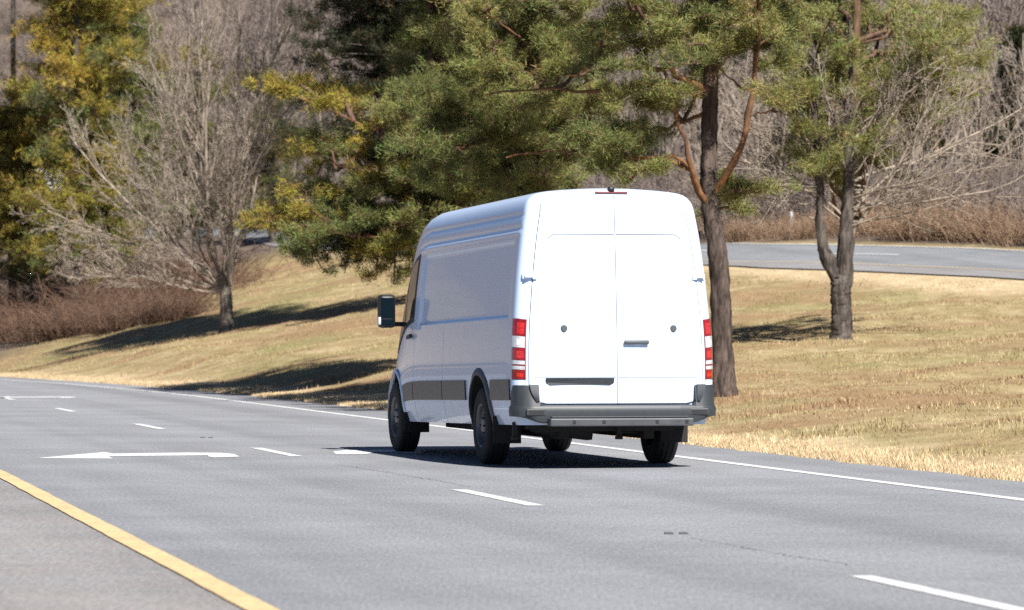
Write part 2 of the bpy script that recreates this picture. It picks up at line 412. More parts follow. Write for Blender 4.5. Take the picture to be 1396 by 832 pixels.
# ------------------------------------------------------------------ the van
M_PAINT = plain('white_paint', (0.68, 0.735, 0.82), 0.38, coat=0.5, spec=0.4)
M_PLASTIC = plain('grey_bumper_plastic', (0.029, 0.034, 0.039), 0.5, noise=0.1, nscale=20)
M_STRIP = plain('rubbing_strip_plastic', (0.055, 0.052, 0.052), 0.42)
M_BLACK = plain('black_plastic', (0.012, 0.012, 0.013), 0.5)
M_UNDER = plain('underbody_black', (0.012, 0.011, 0.011), 0.85)
M_RUBBER = plain('tyre_rubber', (0.009, 0.009, 0.010), 0.85, noise=0.3, nscale=30)
M_RIM = plain('steel_rim', (0.12, 0.12, 0.125), 0.45, metal=0.5)
M_STEEL = plain('step_steel', (0.055, 0.059, 0.064), 0.5, metal=0.2, noise=0.2)
M_SEAM = plain('door_seal', (0.03, 0.03, 0.032), 0.7)
M_RED = plain('red_lens', (0.22, 0.005, 0.006), 0.18, coat=0.6, noise=0.35, nscale=25)
M_DRED = plain('dark_red_lens', (0.19, 0.055, 0.06), 0.25, coat=0.4)
M_CLEAR = plain('clear_lens', (0.45, 0.46, 0.48), 0.18, coat=0.6, noise=0.2, nscale=30)
M_GLASS = plain('dark_window_glass', (0.015, 0.02, 0.022), 0.05, spec=0.8)
M_MIRROR = plain('mirror_glass', (0.003, 0.008, 0.012), 0.3, spec=0.06)
M_REDB = plain('red_lamp_reflector', (0.42, 0.018, 0.010), 0.15, coat=0.8, noise=0.5, nscale=60)
M_BULB = plain('bulb_reflector', (0.80, 0.72, 0.66), 0.1, coat=0.8, noise=0.35, nscale=70)
M_KNOB = plain('grey_knob', (0.06, 0.07, 0.075), 0.45)

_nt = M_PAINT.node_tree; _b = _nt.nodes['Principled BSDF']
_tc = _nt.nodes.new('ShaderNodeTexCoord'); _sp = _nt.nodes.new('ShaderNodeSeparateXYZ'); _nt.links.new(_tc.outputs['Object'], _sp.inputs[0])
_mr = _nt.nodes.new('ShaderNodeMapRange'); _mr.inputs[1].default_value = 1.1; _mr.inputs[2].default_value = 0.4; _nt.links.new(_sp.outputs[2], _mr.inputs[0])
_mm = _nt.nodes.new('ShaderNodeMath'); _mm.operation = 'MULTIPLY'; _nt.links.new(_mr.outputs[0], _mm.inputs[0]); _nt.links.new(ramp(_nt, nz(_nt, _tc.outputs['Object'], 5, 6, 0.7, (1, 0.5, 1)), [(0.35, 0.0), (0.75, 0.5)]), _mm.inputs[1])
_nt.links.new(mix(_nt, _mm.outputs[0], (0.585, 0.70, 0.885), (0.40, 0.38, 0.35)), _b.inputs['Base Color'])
VAN = empty('cargo_van', (1.0, 38.4, 0), R(13.0))
tag(VAN, 'white high-roof cargo van with plain rear doors driving on the grey road', 'van')
RAKE, ZS, ZT = 0.0145, 0.42, 2.69
WZ = np.array([0.42, 0.50, 0.62, 0.85, 1.20, 1.43, 1.83, 2.10, 2.29, 2.45])
WX = np.array([0.925, 0.955, 0.975, 0.985, 0.982, 0.970, 0.935, 0.902, 0.876, 0.846])
_zz = np.linspace(0.42, 2.45, 400); _ww = np.interp(_zz, WZ, WX)
_pad = np.concatenate([_ww[0] + (_ww[0] - _ww[1:41][::-1]), _ww, _ww[-1] + (_ww[-1] - _ww[-41:-1][::-1])])
_ww = np.convolve(_pad, np.hanning(81) / np.hanning(81).sum(), 'valid')
def w_side(z): return np.interp(z, _zz, _ww)
TOPY = [0, 0.05, 0.15, 0.35, 4.5, 4.85, 5.1, 5.3, 5.45, 5.6, 5.75, 6.2, 6.3, 6.45, 6.7, 6.82, 6.9, 6.945]
TOPZ = [2.655, 2.675, 2.687, 2.69, 2.685, 2.66, 2.61, 2.53, 2.44, 2.31, 2.13, 1.50, 1.38, 1.30, 1.16, 1.05, 0.90, 0.72]
INY = [0, 0.015, 0.04, 0.08, 0.12, 0.17, 4.7, 5.3, 5.9, 6.3, 6.55, 6.75, 6.88, 6.945]
INX = [0.105, 0.075, 0.045, 0.018, 0.005, 0.0, 0.0, 0.012, 0.035, 0.075, 0.13, 0.22, 0.36, 0.52]
def lean(z): return 0.14 * np.clip((z - 0.95) / 1.7, 0, 1.1) ** 1.4
def sstep(a, b, x): t = np.clip((x - a) / (b - a), 0, 1); return t * t * (3 - 2 * t)
ARC = [(0.842, 2.47), (0.834, 2.505), (0.822, 2.54), (0.803, 2.572), (0.775, 2.602), (0.735, 2.627), (0.68, 2.645), (0.6, 2.658), (0.48, 2.669), (0.34, 2.679), (0.18, 2.687), (0.0, 2.69)]
def detail(Y, z):
    """outward offset of pressed details of the side skin"""
    o = np.zeros(np.broadcast(Y, z).shape)
    rec = sstep(0.33, 0.40, Y) * sstep(4.62, 4.55, Y) * sstep(1.445, 1.475, z) * sstep(2.19, 2.15, z)
    o = o - 0.020 * rec
    on = sstep(0.10, 0.22, Y) * sstep(5.25, 4.9, Y)
    o = o + on * (0.007 * np.exp(-((z - 2.255) / 0.022) ** 2) - 0.007 * np.exp(-((z - 2.305) / 0.020) ** 2))
    o = o - on * 0.006 * np.exp(-((z - 2.43) / 0.018) ** 2)
    # swage crease and door gaps
    o = o + 0.006 * sstep(1.02, 1.0, z) * sstep(0.85, 0.9, z) * sstep(0.3, 0.5, Y)
    for yg, z0, z1 in ((4.79, 0.45, 2.2), (3.30, 0.45, 1.44), (5.93, 0.95, 1.35)):
        o = o - 0.016 * (np.abs(Y - yg) < 0.006) * (z > z0) * (z < z1)
    return o
def surf(Y, z, out=0.0):
    """left-hand skin of the body (x is negative), z before rake"""
    Y = np.asarray(Y, float); z = np.asarray(z, float)
    top = np.interp(Y, TOPY, TOPZ)
    x = w_side(z) - np.interp(Y, INY, INX) + detail(Y, z) + out
    zz = ZS + (z - ZS) * (top - ZS) / (ZT - ZS)
    yy = Y + lean(z) * np.clip(1 - Y / 1.3, 0, 1) + 0.045
    return np.stack([-x, yy, zz - RAKE * yy], -1)
def build_body():
    zl = list(np.arange(0.42, 2.46, 0.035)) + [0.85, 0.9, 1.0, 1.02, 1.445, 1.46, 1.475, 2.15, 2.17, 2.19, 2.235, 2.245, 2.255, 2.265, 2.28, 2.295, 2.305, 2.315, 2.33, 2.41, 2.42, 2.43, 2.44, 2.45]
    zl = np.unique(np.round(zl, 3)); zl = zl[(zl <= 2.452)]
    yl = list(np.arange(0.2, 6.95, 0.07)) + INY + [0.025, 0.06, 0.1, 0.22, 0.33, 0.365, 0.40, 4.55, 4.585, 4.62, 6.92]
    for yg in (4.79, 3.30, 5.93): yl += [yg - 0.009, yg - 0.005, yg + 0.005, yg + 0.009]
    yl = np.unique(np.round(yl, 3)); yl = yl[yl <= 6.945]
    ny_ = len(yl)
    S = surf(yl[:, None], zl[None, :])                       # (ny, nz, 3) left
    top = np.interp(yl, TOPY, TOPZ); inn = np.interp(yl, INY, INX)
    A = np.zeros((ny_, len(ARC), 3))
    for k, (ax, az) in enumerate(ARC):
        x = ax * (0.846 - inn) / 0.846
        yy = yl + lean(az) * np.clip(1 - yl / 1.3, 0, 1) + 0.045
        A[:, k] = np.stack([-x, yy, ZS + (az - ZS) * (top - ZS) / (ZT - ZS) - RAKE * yy], -1)
    half = np.concatenate([S, A], 1)
    oth = half[:, :-1][:, ::-1].copy(); oth[..., 0] *= -1
    ring = np.concatenate([half, oth], 1)                     # (ny, m, 3), open at the floor
    m = ring.shape[1]; ii = np.arange(ny_ * m).reshape(ny_, m)
    nxt = np.roll(ii, -1, axis=1)
    Qb = np.stack([ii[:-1], nxt[:-1], nxt[1:], ii[1:]], -1).reshape(-1, 4)
    V = ring.reshape(-1, 3)
    me = bpy.data.meshes.new('body')
    faces = [tuple(int(a) for a in q) for q in Qb]
    H_ = half.shape[1]
    for row in (ii[0], ii[-1]):
        for k in range(H_ - 1):
            q = (int(row[k]), int(row[k + 1]), int(row[m - 2 - k]), int(row[m - 1 - k])) if k < H_ - 2 else (int(row[k]), int(row[k + 1]), int(row[m - 1 - k]))
            faces.append(q)
    me.from_pydata([tuple(v) for v in V], [], faces)
    bm = bmesh.new(); bm.from_mesh(me); bmesh.ops.recalc_face_normals(bm, faces=bm.faces); bm.to_mesh(me); bm.free()
    o = bpy.data.objects.new('body', me); COL.objects.link(o)
    # wheel openings
    bm = bmesh.new()
    for yc in (1.62, 5.945):
        for sx in (-1, 1):
            r = bmesh.ops.create_cone(bm, cap_ends=True, segments=48, radius1=0.475, radius2=0.475, depth=0.6)
            bmesh.ops.rotate(bm, cent=(0, 0, 0), matrix=Matrix.Rotation(R(90), 3, 'Y'), verts=r['verts'])
            bmesh.ops.translate(bm, vec=(sx * 0.88, yc, 0.41), verts=r['verts'])
    cme = bpy.data.meshes.new('cut'); bm.to_mesh(cme); bm.free()
    co = bpy.data.objects.new('cut', cme); COL.objects.link(co)
    md = o.modifiers.new('b', 'BOOLEAN'); md.operation = 'DIFFERENCE'; md.object = co; md.solver = 'EXACT'
    dg = bpy.context.evaluated_depsgraph_get(); dg.update()
    new = bpy.data.meshes.new_from_object(o.evaluated_get(dg))
    bpy.data.objects.remove(co); bpy.data.objects.remove(o)
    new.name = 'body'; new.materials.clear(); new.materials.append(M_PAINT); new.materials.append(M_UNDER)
    for p in new.polygons:
        c = p.center; p.use_smooth = True
        inner = any(math.hypot(c.y - yc, c.z - 0.41) < 0.474 for yc in (1.62, 5.945)) and abs(c.x) < 0.99
        arcwall = any(abs(math.hypot(c.y - yc, c.z - 0.41) - 0.474) < 0.006 for yc in (1.62, 5.945)) and abs(p.normal.x) < 0.4
        if inner or arcwall or p.normal.z < -0.9: p.material_index = 1; p.use_smooth = False
        if len(p.vertices) > 30: p.use_smooth = False
    new.set_sharp_from_angle(angle=R(38))
    return link(bpy.data.objects.new('body', new), VAN)
body = build_body()

def patch(name, pts, mat, parent, thick=0.008, smooth=True, mirror=False):
    """grid of points (n,m,3) given a back face `thick` behind it -> closed slab"""
    pts = np.asarray(pts, float)
    if mirror: pts = pts * np.array([-1, 1, 1]); pts = pts[::-1]
    n, m, _ = pts.shape
    du = np.gradient(pts, axis=0); dv = np.gradient(pts, axis=1)
    N = np.cross(du, dv); N /= np.linalg.norm(N, axis=2, keepdims=True) + 1e-9
    cen = np.array([0, 3.4, 1.4]) - pts.reshape(-1, 3).mean(0)
    if (N.reshape(-1, 3).mean(0) @ cen) > 0: N = -N; flip = True
    else: flip = False
    back = pts - N * thick
    V = np.concatenate([pts.reshape(-1, 3), back.reshape(-1, 3)])
    ii = np.arange(n * m).reshape(n, m); jj = ii + n * m
    f = np.stack([ii[:-1, :-1], ii[1:, :-1], ii[1:, 1:], ii[:-1, 1:]], -1).reshape(-1, 4)
    g = np.stack([jj[:-1, :-1], jj[:-1, 1:], jj[1:, 1:], jj[1:, :-1]], -1).reshape(-1, 4)
    loop = np.concatenate([ii[0, :], ii[1:, -1], ii[-1, :-1][::-1], ii[1:-1, 0][::-1]])
    l2 = np.roll(loop, -1); e = np.stack([loop, l2, l2 + n * m, loop + n * m], -1)
    F = np.concatenate([f, g, e]); 
    if flip: F = F[:, ::-1]
    o = mesh_np(name, V, [F], mat, parent, smooth=smooth)
    o.data.set_sharp_from_angle(angle=R(40))
    return o
def side_patch(name, y0, y1, z0, z1, mat, parent, out=0.012, thick=0.012, ny_=None, nz_=8, mirror=False):
    ny_ = ny_ or max(3, int((y1 - y0) / 0.08) + 2)
    Yg, Zg = np.meshgrid(np.linspace(y0, y1, ny_), np.linspace(z0, z1, nz_), indexing='ij')
    return patch(name, surf(Yg, Zg, out), mat, parent, thick, mirror=mirror)
# rubbing strips
for mir in (False, True):
    for a, b in ((0.23, 1.06), (2.20, 3.285), (3.315, 4.775), (4.805, 5.40)):
        side_patch('rubbing_strip', a, b, 0.655, 0.853, M_STRIP, VAN, 0.016, 0.02, mirror=mir)
    # cab door window and its black surround
    fr = side_patch('door_window', 4.88, 5.98, 1.50, 2.24, M_BLACK, VAN, 0.004, 0.006, 26, 16, mirror=mir)
    side_patch('pane', 4.94, 5.42, 1.56, 2.19, M_GLASS, fr, 0.008, 0.004, 14, 14, mirror=mir)
    side_patch('quarter_pane', 5.48, 5.92, 1.56, 2.15, M_GLASS, fr, 0.008, 0.004, 14, 14, mirror=mir)
    hd = side_patch('door_handle', 4.86, 5.06, 1.33, 1.37, M_BLACK, VAN, 0.045, 0.03, 6, 4, mirror=mir)
# windscreen
Yg, Xg = np.meshgrid(np.linspace(5.5, 6.2, 14), np.linspace(-0.7, 0.7, 24), indexing='ij')
topc = np.interp(Yg, TOPY, TOPZ)
patch('windscreen', np.stack([Xg, Yg + 0.055, topc + 0.012 - 0.03 * (Xg / 0.7) ** 2 - RAKE * Yg], -1), M_GLASS, VAN, 0.01)

# rear doors
def rear(x, z):
    e = w_side(np.minimum(z, 2.45)) - 0.135
    return lean(z) + 0.045 * np.clip(np.abs(x) / e, 0, 1.1) ** 3 - 0.012 + 0.012 * sstep(2.5, 2.62, z)
def door_edge(z):
    e = w_side(np.minimum(z, 2.45)) - 0.135
    t = np.clip((z - 2.47) / 0.13, 0, 1)                      # rounded top corner
    e = e - 0.10 * (1 - np.sqrt(np.maximum(0, 1 - t * t)))
    t = np.clip((0.80 - z) / 0.175, 0, 1)                      # rounded bottom corner
    return e - 0.13 * (1 - np.sqrt(np.maximum(0, 1 - t * t)))
Z0, Z1 = 0.625, 2.60
zs_ = np.unique(np.concatenate([np.linspace(Z0, 0.75, 10), np.linspace(0.75, 2.45, 30), np.linspace(2.45, Z1, 14), [0.858, 0.862, 0.866, 0.870, 0.874, 0.878, 0.882], [2.216, 2.222, 2.228, 2.234, 2.240, 2.246, 2.252]]).round(4))
us_ = np.linspace(0, 1, 34)
def door(side):
    U, Zg = np.meshgrid(us_, zs_, indexing='ij')
    x = 0.0035 + (door_edge(Zg) - 0.0035) * U
    y = rear(x, Zg)
    bend = Zg - 0.02 * (x / 0.8) ** 4
    # soft edge roll
    y = y + 0.006 * sstep(0.97, 1.0, U) + 0.004 * sstep(0.02, 0.0, U)
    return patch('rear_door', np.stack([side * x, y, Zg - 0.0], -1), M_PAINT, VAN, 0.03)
doors = {s: door(s) for s in (-1, 1)}
M_JOINT = plain('panel_joint', (0.07, 0.07, 0.075), 0.7)
for s in (-1, 1):
    for zc, x1, wd in ((2.234, 0.655, 0.0040), (0.870, 0.80, 0.0018)):
        xs = np.linspace(0.012, x1, 40); zl_ = zc - (0.045 if zc > 2 else 0.0) * sstep(x1 - 0.07, x1 + 0.02, xs)
        pt = np.stack([np.stack([s * xs, rear(xs, zl_) - 0.003, zl_ + o_], -1) for o_ in (-wd, wd)], 1)
        patch('panel_joint', pt, M_JOINT, doors[s], 0.004)
doors[-1]['label'] = 'left rear door with dark number plate ledge'; doors[1]['label'] = 'right rear door with pull handle'
Ug, Zg = np.meshgrid(np.linspace(-1, 1, 60), np.linspace(Z0 - 0.006, Z1 + 0.006, 50), indexing='ij')
xx = Ug * (door_edge(np.clip(Zg, Z0, Z1)) + 0.007)
patch('door_seal', np.stack([xx, np.maximum(rear(np.abs(xx), Zg) + 0.004, lean(Zg) + 0.0400 - 0.03 * (np.abs(Ug) < 0.9)), Zg], -1), M_SEAM, VAN, 0.02)
# fill between doors and body corners is the body skin; header over the doors
def on_rear(x, z, out): return Vector((x, float(rear(abs(x), z)) - out, z))
for sx, xk, zk in ((-1, -0.515, 1.335), (1, 0.560, 1.335)):
    bm = bmesh.new()
    r = bmesh.ops.create_cone(bm, cap_ends=True, segments=24, radius1=0.036, radius2=0.026, depth=0.02)
    bmesh.ops.rotate(bm, cent=(0, 0, 0), matrix=Matrix.Rotation(R(90), 3, 'X'), verts=r['verts'])
    bmesh.ops.translate(bm, vec=on_rear(xk, zk, 0.008), verts=r['verts'])
    bm_obj('cap', bm, M_KNOB, doors[sx])
# pull handle with cupped recess
bm = bmesh.new(); c = on_rear(0.185, 1.205, 0.028); box(bm, c, (0.245, 0.028, 0.040), 0.012); hdl = bm_obj('handle', bm, M_KNOB, doors[1], True)
bm = bmesh.new(); r = bmesh.ops.create_uvsphere(bm, u_segments=24, v_segments=12, radius=1.0)
bmesh.ops.scale(bm, vec=(0.075, 0.016, 0.055), verts=r['verts']); bmesh.ops.translate(bm, vec=on_rear(0.2, 1.225, 0.0), verts=r['verts'])
bm_obj('handle_cup', bm, M_PAINT, hdl, True)
# number plate ledge on the left door
bm = bmesh.new()
zc = 0.835
prof = [(-0.695, zc + 0.030), (-0.035, zc + 0.030), (-0.035, zc - 0.015), (-0.075, zc - 0.036), (-0.655, zc - 0.036), (-0.695, zc - 0.012)]
f1 = [bm.verts.new((x, float(rear(abs(x), z)) - 0.026 + 0.016 * (z < zc), z)) for x, z in prof]
f2 = [bm.verts.new((x, float(rear(abs(x), z)) + 0.01, z)) for x, z in prof]
bm.faces.new(f1); bm.faces.new(f2[::-1])
for i in range(6): bm.faces.new((f1[i], f2[i], f2[(i + 1) % 6], f1[(i + 1) % 6]))
bmesh.ops.recalc_face_normals(bm, faces=bm.faces); bm_obj('plate_ledge', bm, M_PLASTIC, doors[-1])
# hinges
for sx in (-1, 1):
    for zk in (1.83, 1.02):
        xe = float(door_edge(np.array(zk))) * sx
        bm = bmesh.new()
        if zk > 1.5:
            box(bm, (xe + sx * 0.035, float(rear(abs(xe), zk)) - 0.005, zk), (0.10, 0.05, 0.022), 0.006)
            box(bm, (xe - sx * 0.012, float(rear(abs(xe), zk)) - 0.014, zk), (0.045, 0.03, 0.055), 0.008)
            box(bm, (xe + sx * 0.075, float(rear(abs(xe), zk)) + 0.045, zk), (0.05, 0.05, 0.05), 0.01)
            bm_obj('hinge', bm, M_PAINT, doors[sx])
        else: bm.free()
# high brake light and camera on the roof edge
zb_ = 2.655
bl = bmesh.new(); box(bl, (-0.01, float(lean(np.array(2.63))) + 0.050, 2.637), (0.32, 0.03, 0.020), 0.005); brake = bm_obj('brake_light', bl, M_DRED, VAN, True)
bm = bmesh.new(); box(bm, (-0.01, float(lean(np.array(2.66))) + 0.055, 2.668), (0.062, 0.07, 0.05), 0.018); bm_obj('roof_camera', bm, M_BLACK, VAN, True)

# tail lights wrapping round the rear corners
LENS = [(1.434, 1.277, M_RED), (1.273, 1.165, M_CLEAR), (1.161, 1.044, M_RED), (1.040, 1.003, M_CLEAR), (1.000, 0.990, M_RED), (0.987, 0.953, M_CLEAR), (0.950, 0.862, M_RED)]
for mir in (False, True):
    tl = side_patch('tail_light', -0.006, 0.125, 0.855, 1.44, M_DRED, VAN, 0.006, 0.03, 12, 20, mirror=mir)
    for za, zb, mt in LENS:
        yA = np.linspace(-0.004, 0.118, 12); zA = np.linspace(zb, za, 5)
        Yg, Zg = np.meshgrid(yA, zA, indexing='ij')
        patch('lens', surf(Yg, Zg, 0.014), mt, tl, 0.008, mirror=mir)
        if za - zb > 0.06:
            Yg, Zg = np.meshgrid(np.linspace(0.004, 0.05, 6), np.linspace(zb + 0.022, za - 0.03, 5), indexing='ij')
            patch('reflector', surf(Yg, Zg, 0.0165), M_BULB if mt is M_CLEAR else M_REDB, tl, 0.004, mirror=mir)
    side_patch('corner_cap', -0.006, 0.125, 0.800, 0.850, M_PAINT, VAN, 0.012, 0.02, 12, 4, mirror=mir)

# rear bumper: swept round the back
def plan(t, grow):
    """left half, t 0..1 from the flank round the corner to the centre line"""
    pts = np.array([(-0.985, 0.23), (-0.987, 0.19), (-0.988, 0.15), (-0.985, 0.10), (-0.965, 0.03), (-0.92, -0.025), (-0.85, -0.055), (-0.6, -0.075), (-0.3, -0.082), (0.0, -0.085)])
    s = np.concatenate([[0], np.cumsum(np.linalg.norm(np.diff(pts, axis=0), axis=1))]); s /= s[-1]
    x = np.interp(t, s, pts[:, 0]); y = np.interp(t, s, pts[:, 1])
    # outward normal
    e = 1e-3
    tx = np.interp(np.clip(t + e, 0, 1), s, pts[:, 0]) - np.interp(np.clip(t - e, 0, 1), s, pts[:, 0])
    ty = np.interp(np.clip(t + e, 0, 1), s, pts[:, 1]) - np.interp(np.clip(t - e, 0, 1), s, pts[:, 1])
    L = np.hypot(tx, ty) + 1e-9
    nx_, ny2 = ty / L, -tx / L
    return x + nx_ * grow, y + ny2 * grow
tb = np.concatenate([np.linspace(0, 0.30, 8), np.linspace(0.32, 0.55, 24), np.linspace(0.57, 1, 16)])
prof = [(0.455, -0.07), (0.438, -0.02), (0.448, 0.004), (0.50, 0.016), (0.55, 0.020), (0.585, 0.018), (0.600, 0.008), (0.608, -0.03), (0.610, -0.12)]
half = np.zeros((len(tb), len(prof), 3))
for k, (z, g) in enumerate(prof):
    x, y = plan(tb, g); lift = 0.06 * sstep(-0.72, -0.97, x)
    half[:, k] = np.stack([x, y, np.full(len(tb), z) + (lift if z < 0.5 else 0)], -1)
full = np.concatenate([half, (half[:-1] * [-1, 1, 1])[::-1]])
bumper = patch('rear_bumper', full, M_PLASTIC, VAN, 0.015)
for mir in (1, -1):
    zc_ = np.linspace(0.600, 0.798, 9); pt = np.zeros((24, 9, 3))
    for k, z in enumerate(zc_):
        f = k / 8.0
        x, y = plan(np.linspace(0.0, 0.36, 16), 0.004 - 0.012 * f)
        y = y + 0.035 * f * sstep(0.1, -0.03, y)
        xin = -(float(door_edge(np.array(max(z, 0.628)))) + 0.010)
        xt = np.linspace(x[-1], xin, 9)[1:]; yt = np.full(8, y[-1]) + np.linspace(0, 0.012, 8)
        pt[:, k] = np.stack([np.concatenate([x, xt]) * mir, np.concatenate([y, yt]), np.full(24, z)], -1)
    patch('bumper_corner', pt if mir == 1 else pt[::-1], M_PLASTIC, bumper, 0.03)
    # reflector pocket
    bm = bmesh.new(); box(bm, (-0.80 * mir - 0.01, -0.078, 0.545), (0.185, 0.02, 0.062), 0.008)
    rp = bm_obj('reflector_frame', bm, M_PLASTIC, bumper)
    bm = bmesh.new(); box(bm, (-0.80 * mir - 0.01, -0.087, 0.545), (0.150, 0.006, 0.038), 0.002); bm_obj('reflector', bm, M_BLACK, rp)
bm = bmesh.new(); box(bm, (0.0, -0.13, 0.448), (1.40, 0.16, 0.075), 0.012); step = bm_obj('rear_step', bm, M_STEEL, bumper)
bm = bmesh.new(); box(bm, (0.0, -0.10, 0.497), (1.34, 0.07, 0.012), 0.003); bm_obj('step_top', bm, M_PLASTIC, step)
for x in (-0.47, -0.18, 0.34, 0.63):
    bm = bmesh.new(); box(bm, (x, -0.2115, 0.452), (0.032, 0.006, 0.032)); bm_obj('bolt_hole', bm, M_BLACK, step)

# wheels
def lathe(prof, seg):
    n = len(prof); a = np.linspace(0, 2 * np.pi, seg, endpoint=False)
    V = np.zeros((seg, n, 3))
    for k, (x, r) in enumerate(prof): V[:, k] = np.stack([np.full(seg, x), r * np.cos(a), r * np.sin(a)], -1)
    ii = np.arange(seg * n).reshape(seg, n); jj = np.roll(ii, -1, 0)
    return V.reshape(-1, 3), np.stack([ii[:, :-1], ii[:, 1:], jj[:, 1:], jj[:, :-1]], -1).reshape(-1, 4)
tyre_prof = [(-0.105, 0.205), (-0.118, 0.24), (-0.122, 0.29), (-0.117, 0.335), (-0.102, 0.368), (-0.09, 0.377), (-0.055, 0.380), (-0.054, 0.372), (-0.046, 0.372), (-0.045, 0.381), (-0.005, 0.381), (-0.004, 0.372), (0.004, 0.372), (0.005, 0.381),
             (0.045, 0.381), (0.046, 0.372), (0.054, 0.372), (0.055, 0.380), (0.09, 0.377), (0.102, 0.368), (0.117, 0.335), (0.122, 0.29), (0.118, 0.24), (0.105, 0.205), (0.0, 0.195), (-0.105, 0.205)]
rim_prof = [(-0.113, 0.214), (-0.108, 0.200), (-0.085, 0.190), (-0.05, 0.180), (-0.045, 0.150), (-0.06, 0.115), (-0.085, 0.095), (-0.095, 0.075), (-0.098, 0.040), (-0.099, 0.0)]
base_w = {}
def wheel(x, y):
    w = bpy.data.objects.new('wheel', None); link(w, VAN); w.location = (x, y, 0.381); w.empty_display_size = 0.2
    if x > 0: w.rotation_euler = (0, 0, math.pi)
    if not base_w:
        V, F = lathe(tyre_prof, 56); t = mesh_np('tyre', V, [F], M_RUBBER, w, True); t.data.set_sharp_from_angle(angle=R(50)); base_w['t'] = t
        V, F = lathe(rim_prof, 48); r = mesh_np('rim', V, [F[:, ::-1]], M_RIM, w, True); base_w['r'] = r
        bm = bmesh.new()
        for k in range(10):
            a = k * math.pi / 5
            q = bmesh.ops.create_cone(bm, cap_ends=True, segments=12, radius1=0.020, radius2=0.020, depth=0.012)
            bmesh.ops.rotate(bm, cent=(0, 0, 0), matrix=Matrix.Rotation(R(90), 3, 'Y'), verts=q['verts'])
            bmesh.ops.translate(bm, vec=(-0.050, 0.150 * math.cos(a), 0.150 * math.sin(a)), verts=q['verts'])
        base_w['h'] = tag(bm_obj('vent_holes', bm, M_BLACK, w), kind='stuff')
        bm = bmesh.new()
        for k in range(6):
            a = k * math.pi / 3
            q = bmesh.ops.create_cone(bm, cap_ends=True, segments=6, radius1=0.013, radius2=0.011, depth=0.03)
            bmesh.ops.rotate(bm, cent=(0, 0, 0), matrix=Matrix.Rotation(R(90), 3, 'Y'), verts=q['verts'])
            bmesh.ops.translate(bm, vec=(-0.095, 0.085 * math.cos(a), 0.085 * math.sin(a)), verts=q['verts'])
        base_w['n'] = tag(bm_obj('wheel_nuts', bm, M_STEEL, w), kind='stuff')
    else:
        for o in base_w.values():
            c = o.copy(); link(c, w)
    return w
for x in (-0.855, 0.855):
    wheel(x, 1.62); wheel(x, 5.945)
# black wheel arch lips
for mir in (False, True):
    for yc in (1.62, 5.945):
        an = np.linspace(R(-8), R(188), 40)
        ra = np.linspace(0.468, 0.540 if yc < 3 else 0.495, 5)
        Ag, Rg = np.meshgrid(an, ra, indexing='ij')
        Yp = yc + Rg * np.cos(Ag); Zp = 0.41 + Rg * np.sin(Ag)
        base = surf(Yp - 0.045, np.clip(Zp + RAKE * Yp, 0.42, 2.4), 0.0)
        bulge = 0.022 - 0.016 * ((Rg - ra[0]) / (ra[-1] - ra[0])) ** 2
        pts = np.stack([np.minimum(base[..., 0], -0.93) - bulge, Yp, Zp], -1)
        patch('wheel_arch', pts, M_PLASTIC if yc < 3 else M_PAINT, VAN, 0.03, mirror=mir)
# mud flaps, underbody
for x in (-0.84, 0.84):
    bm = bmesh.new(); box(bm, (x, 1.02, 0.355), (0.28, 0.02, 0.27), 0.006); bm_obj('mud_flap', bm, M_UNDER, VAN)
    bm = bmesh.new(); box(bm, (x, 5.38, 0.335), (0.28, 0.02, 0.22), 0.006); bm_obj('mud_flap', bm, M_UNDER, VAN)
bm = bmesh.new(); box(bm, (0, 3.3, 0.41), (1.30, 6.0, 0.12)); box(bm, (-0.42, 3.0, 0.335), (0.10, 5.2, 0.12)); box(bm, (0.42, 3.0, 0.335), (0.10, 5.2, 0.12))
box(bm, (-0.05, 0.35, 0.41), (1.5, 0.09, 0.06)); box(bm, (0.1, 4.3, 0.33), (0.7, 0.8, 0.14))
bm_obj('underbody', bm, M_UNDER, VAN)
V, F = tubes([[(-0.8, 1.62, 0.36), (-0.3, 1.62, 0.36), (0, 1.62, 0.36), (0.3, 1.62, 0.36), (0.8, 1.62, 0.36)]], [[0.05, 0.05, 0.05, 0.05, 0.05]], 12); mesh_np('rear_axle', V, [F], M_UNDER, VAN, True)
V, F = lathe([(-0.10, 0.2), (-0.12, 0.30), (-0.1, 0.36), (0.1, 0.36), (0.12, 0.3), (0.1, 0.2), (-0.1, 0.2)], 32); V = V * [0.6, 0.85, 0.85]
sp = mesh_np('spare_wheel', V[:, [1, 2, 0]], [F], M_UNDER, VAN, True); sp.location = (-0.36, 0.75, 0.36); sp.rotation_euler = (0, R(8), 0)
for x, y, l in ((-0.93, 0.30, 0.16), (0.075, 0.22, 0.17)):
    bm = bmesh.new(); box(bm, (x, y, 0.365), (0.045, 0.05, l), 0.008); box(bm, (x, y, 0.29), (0.06, 0.09, 0.03), 0.008); bm_obj('tow_bracket', bm, M_UNDER, VAN)
V, F = tubes([[(-0.62, 2.7, 0.30), (-0.62, 2.2, 0.30), (-0.7, 1.9, 0.33), (-0.9, 1.85, 0.33)]], [[0.04] * 4], 10); mesh_np('exhaust_pipe', V, [F], M_UNDER, VAN, True)
V, F = tubes([[(0.05, 0.9, 0.36), (0.5, 0.75, 0.345), (0.35, 0.5, 0.335), (0.15, 0.5, 0.335)]], [[0.012] * 4], 6); mesh_np('brake_cable', V, [F], M_UNDER, VAN, True)
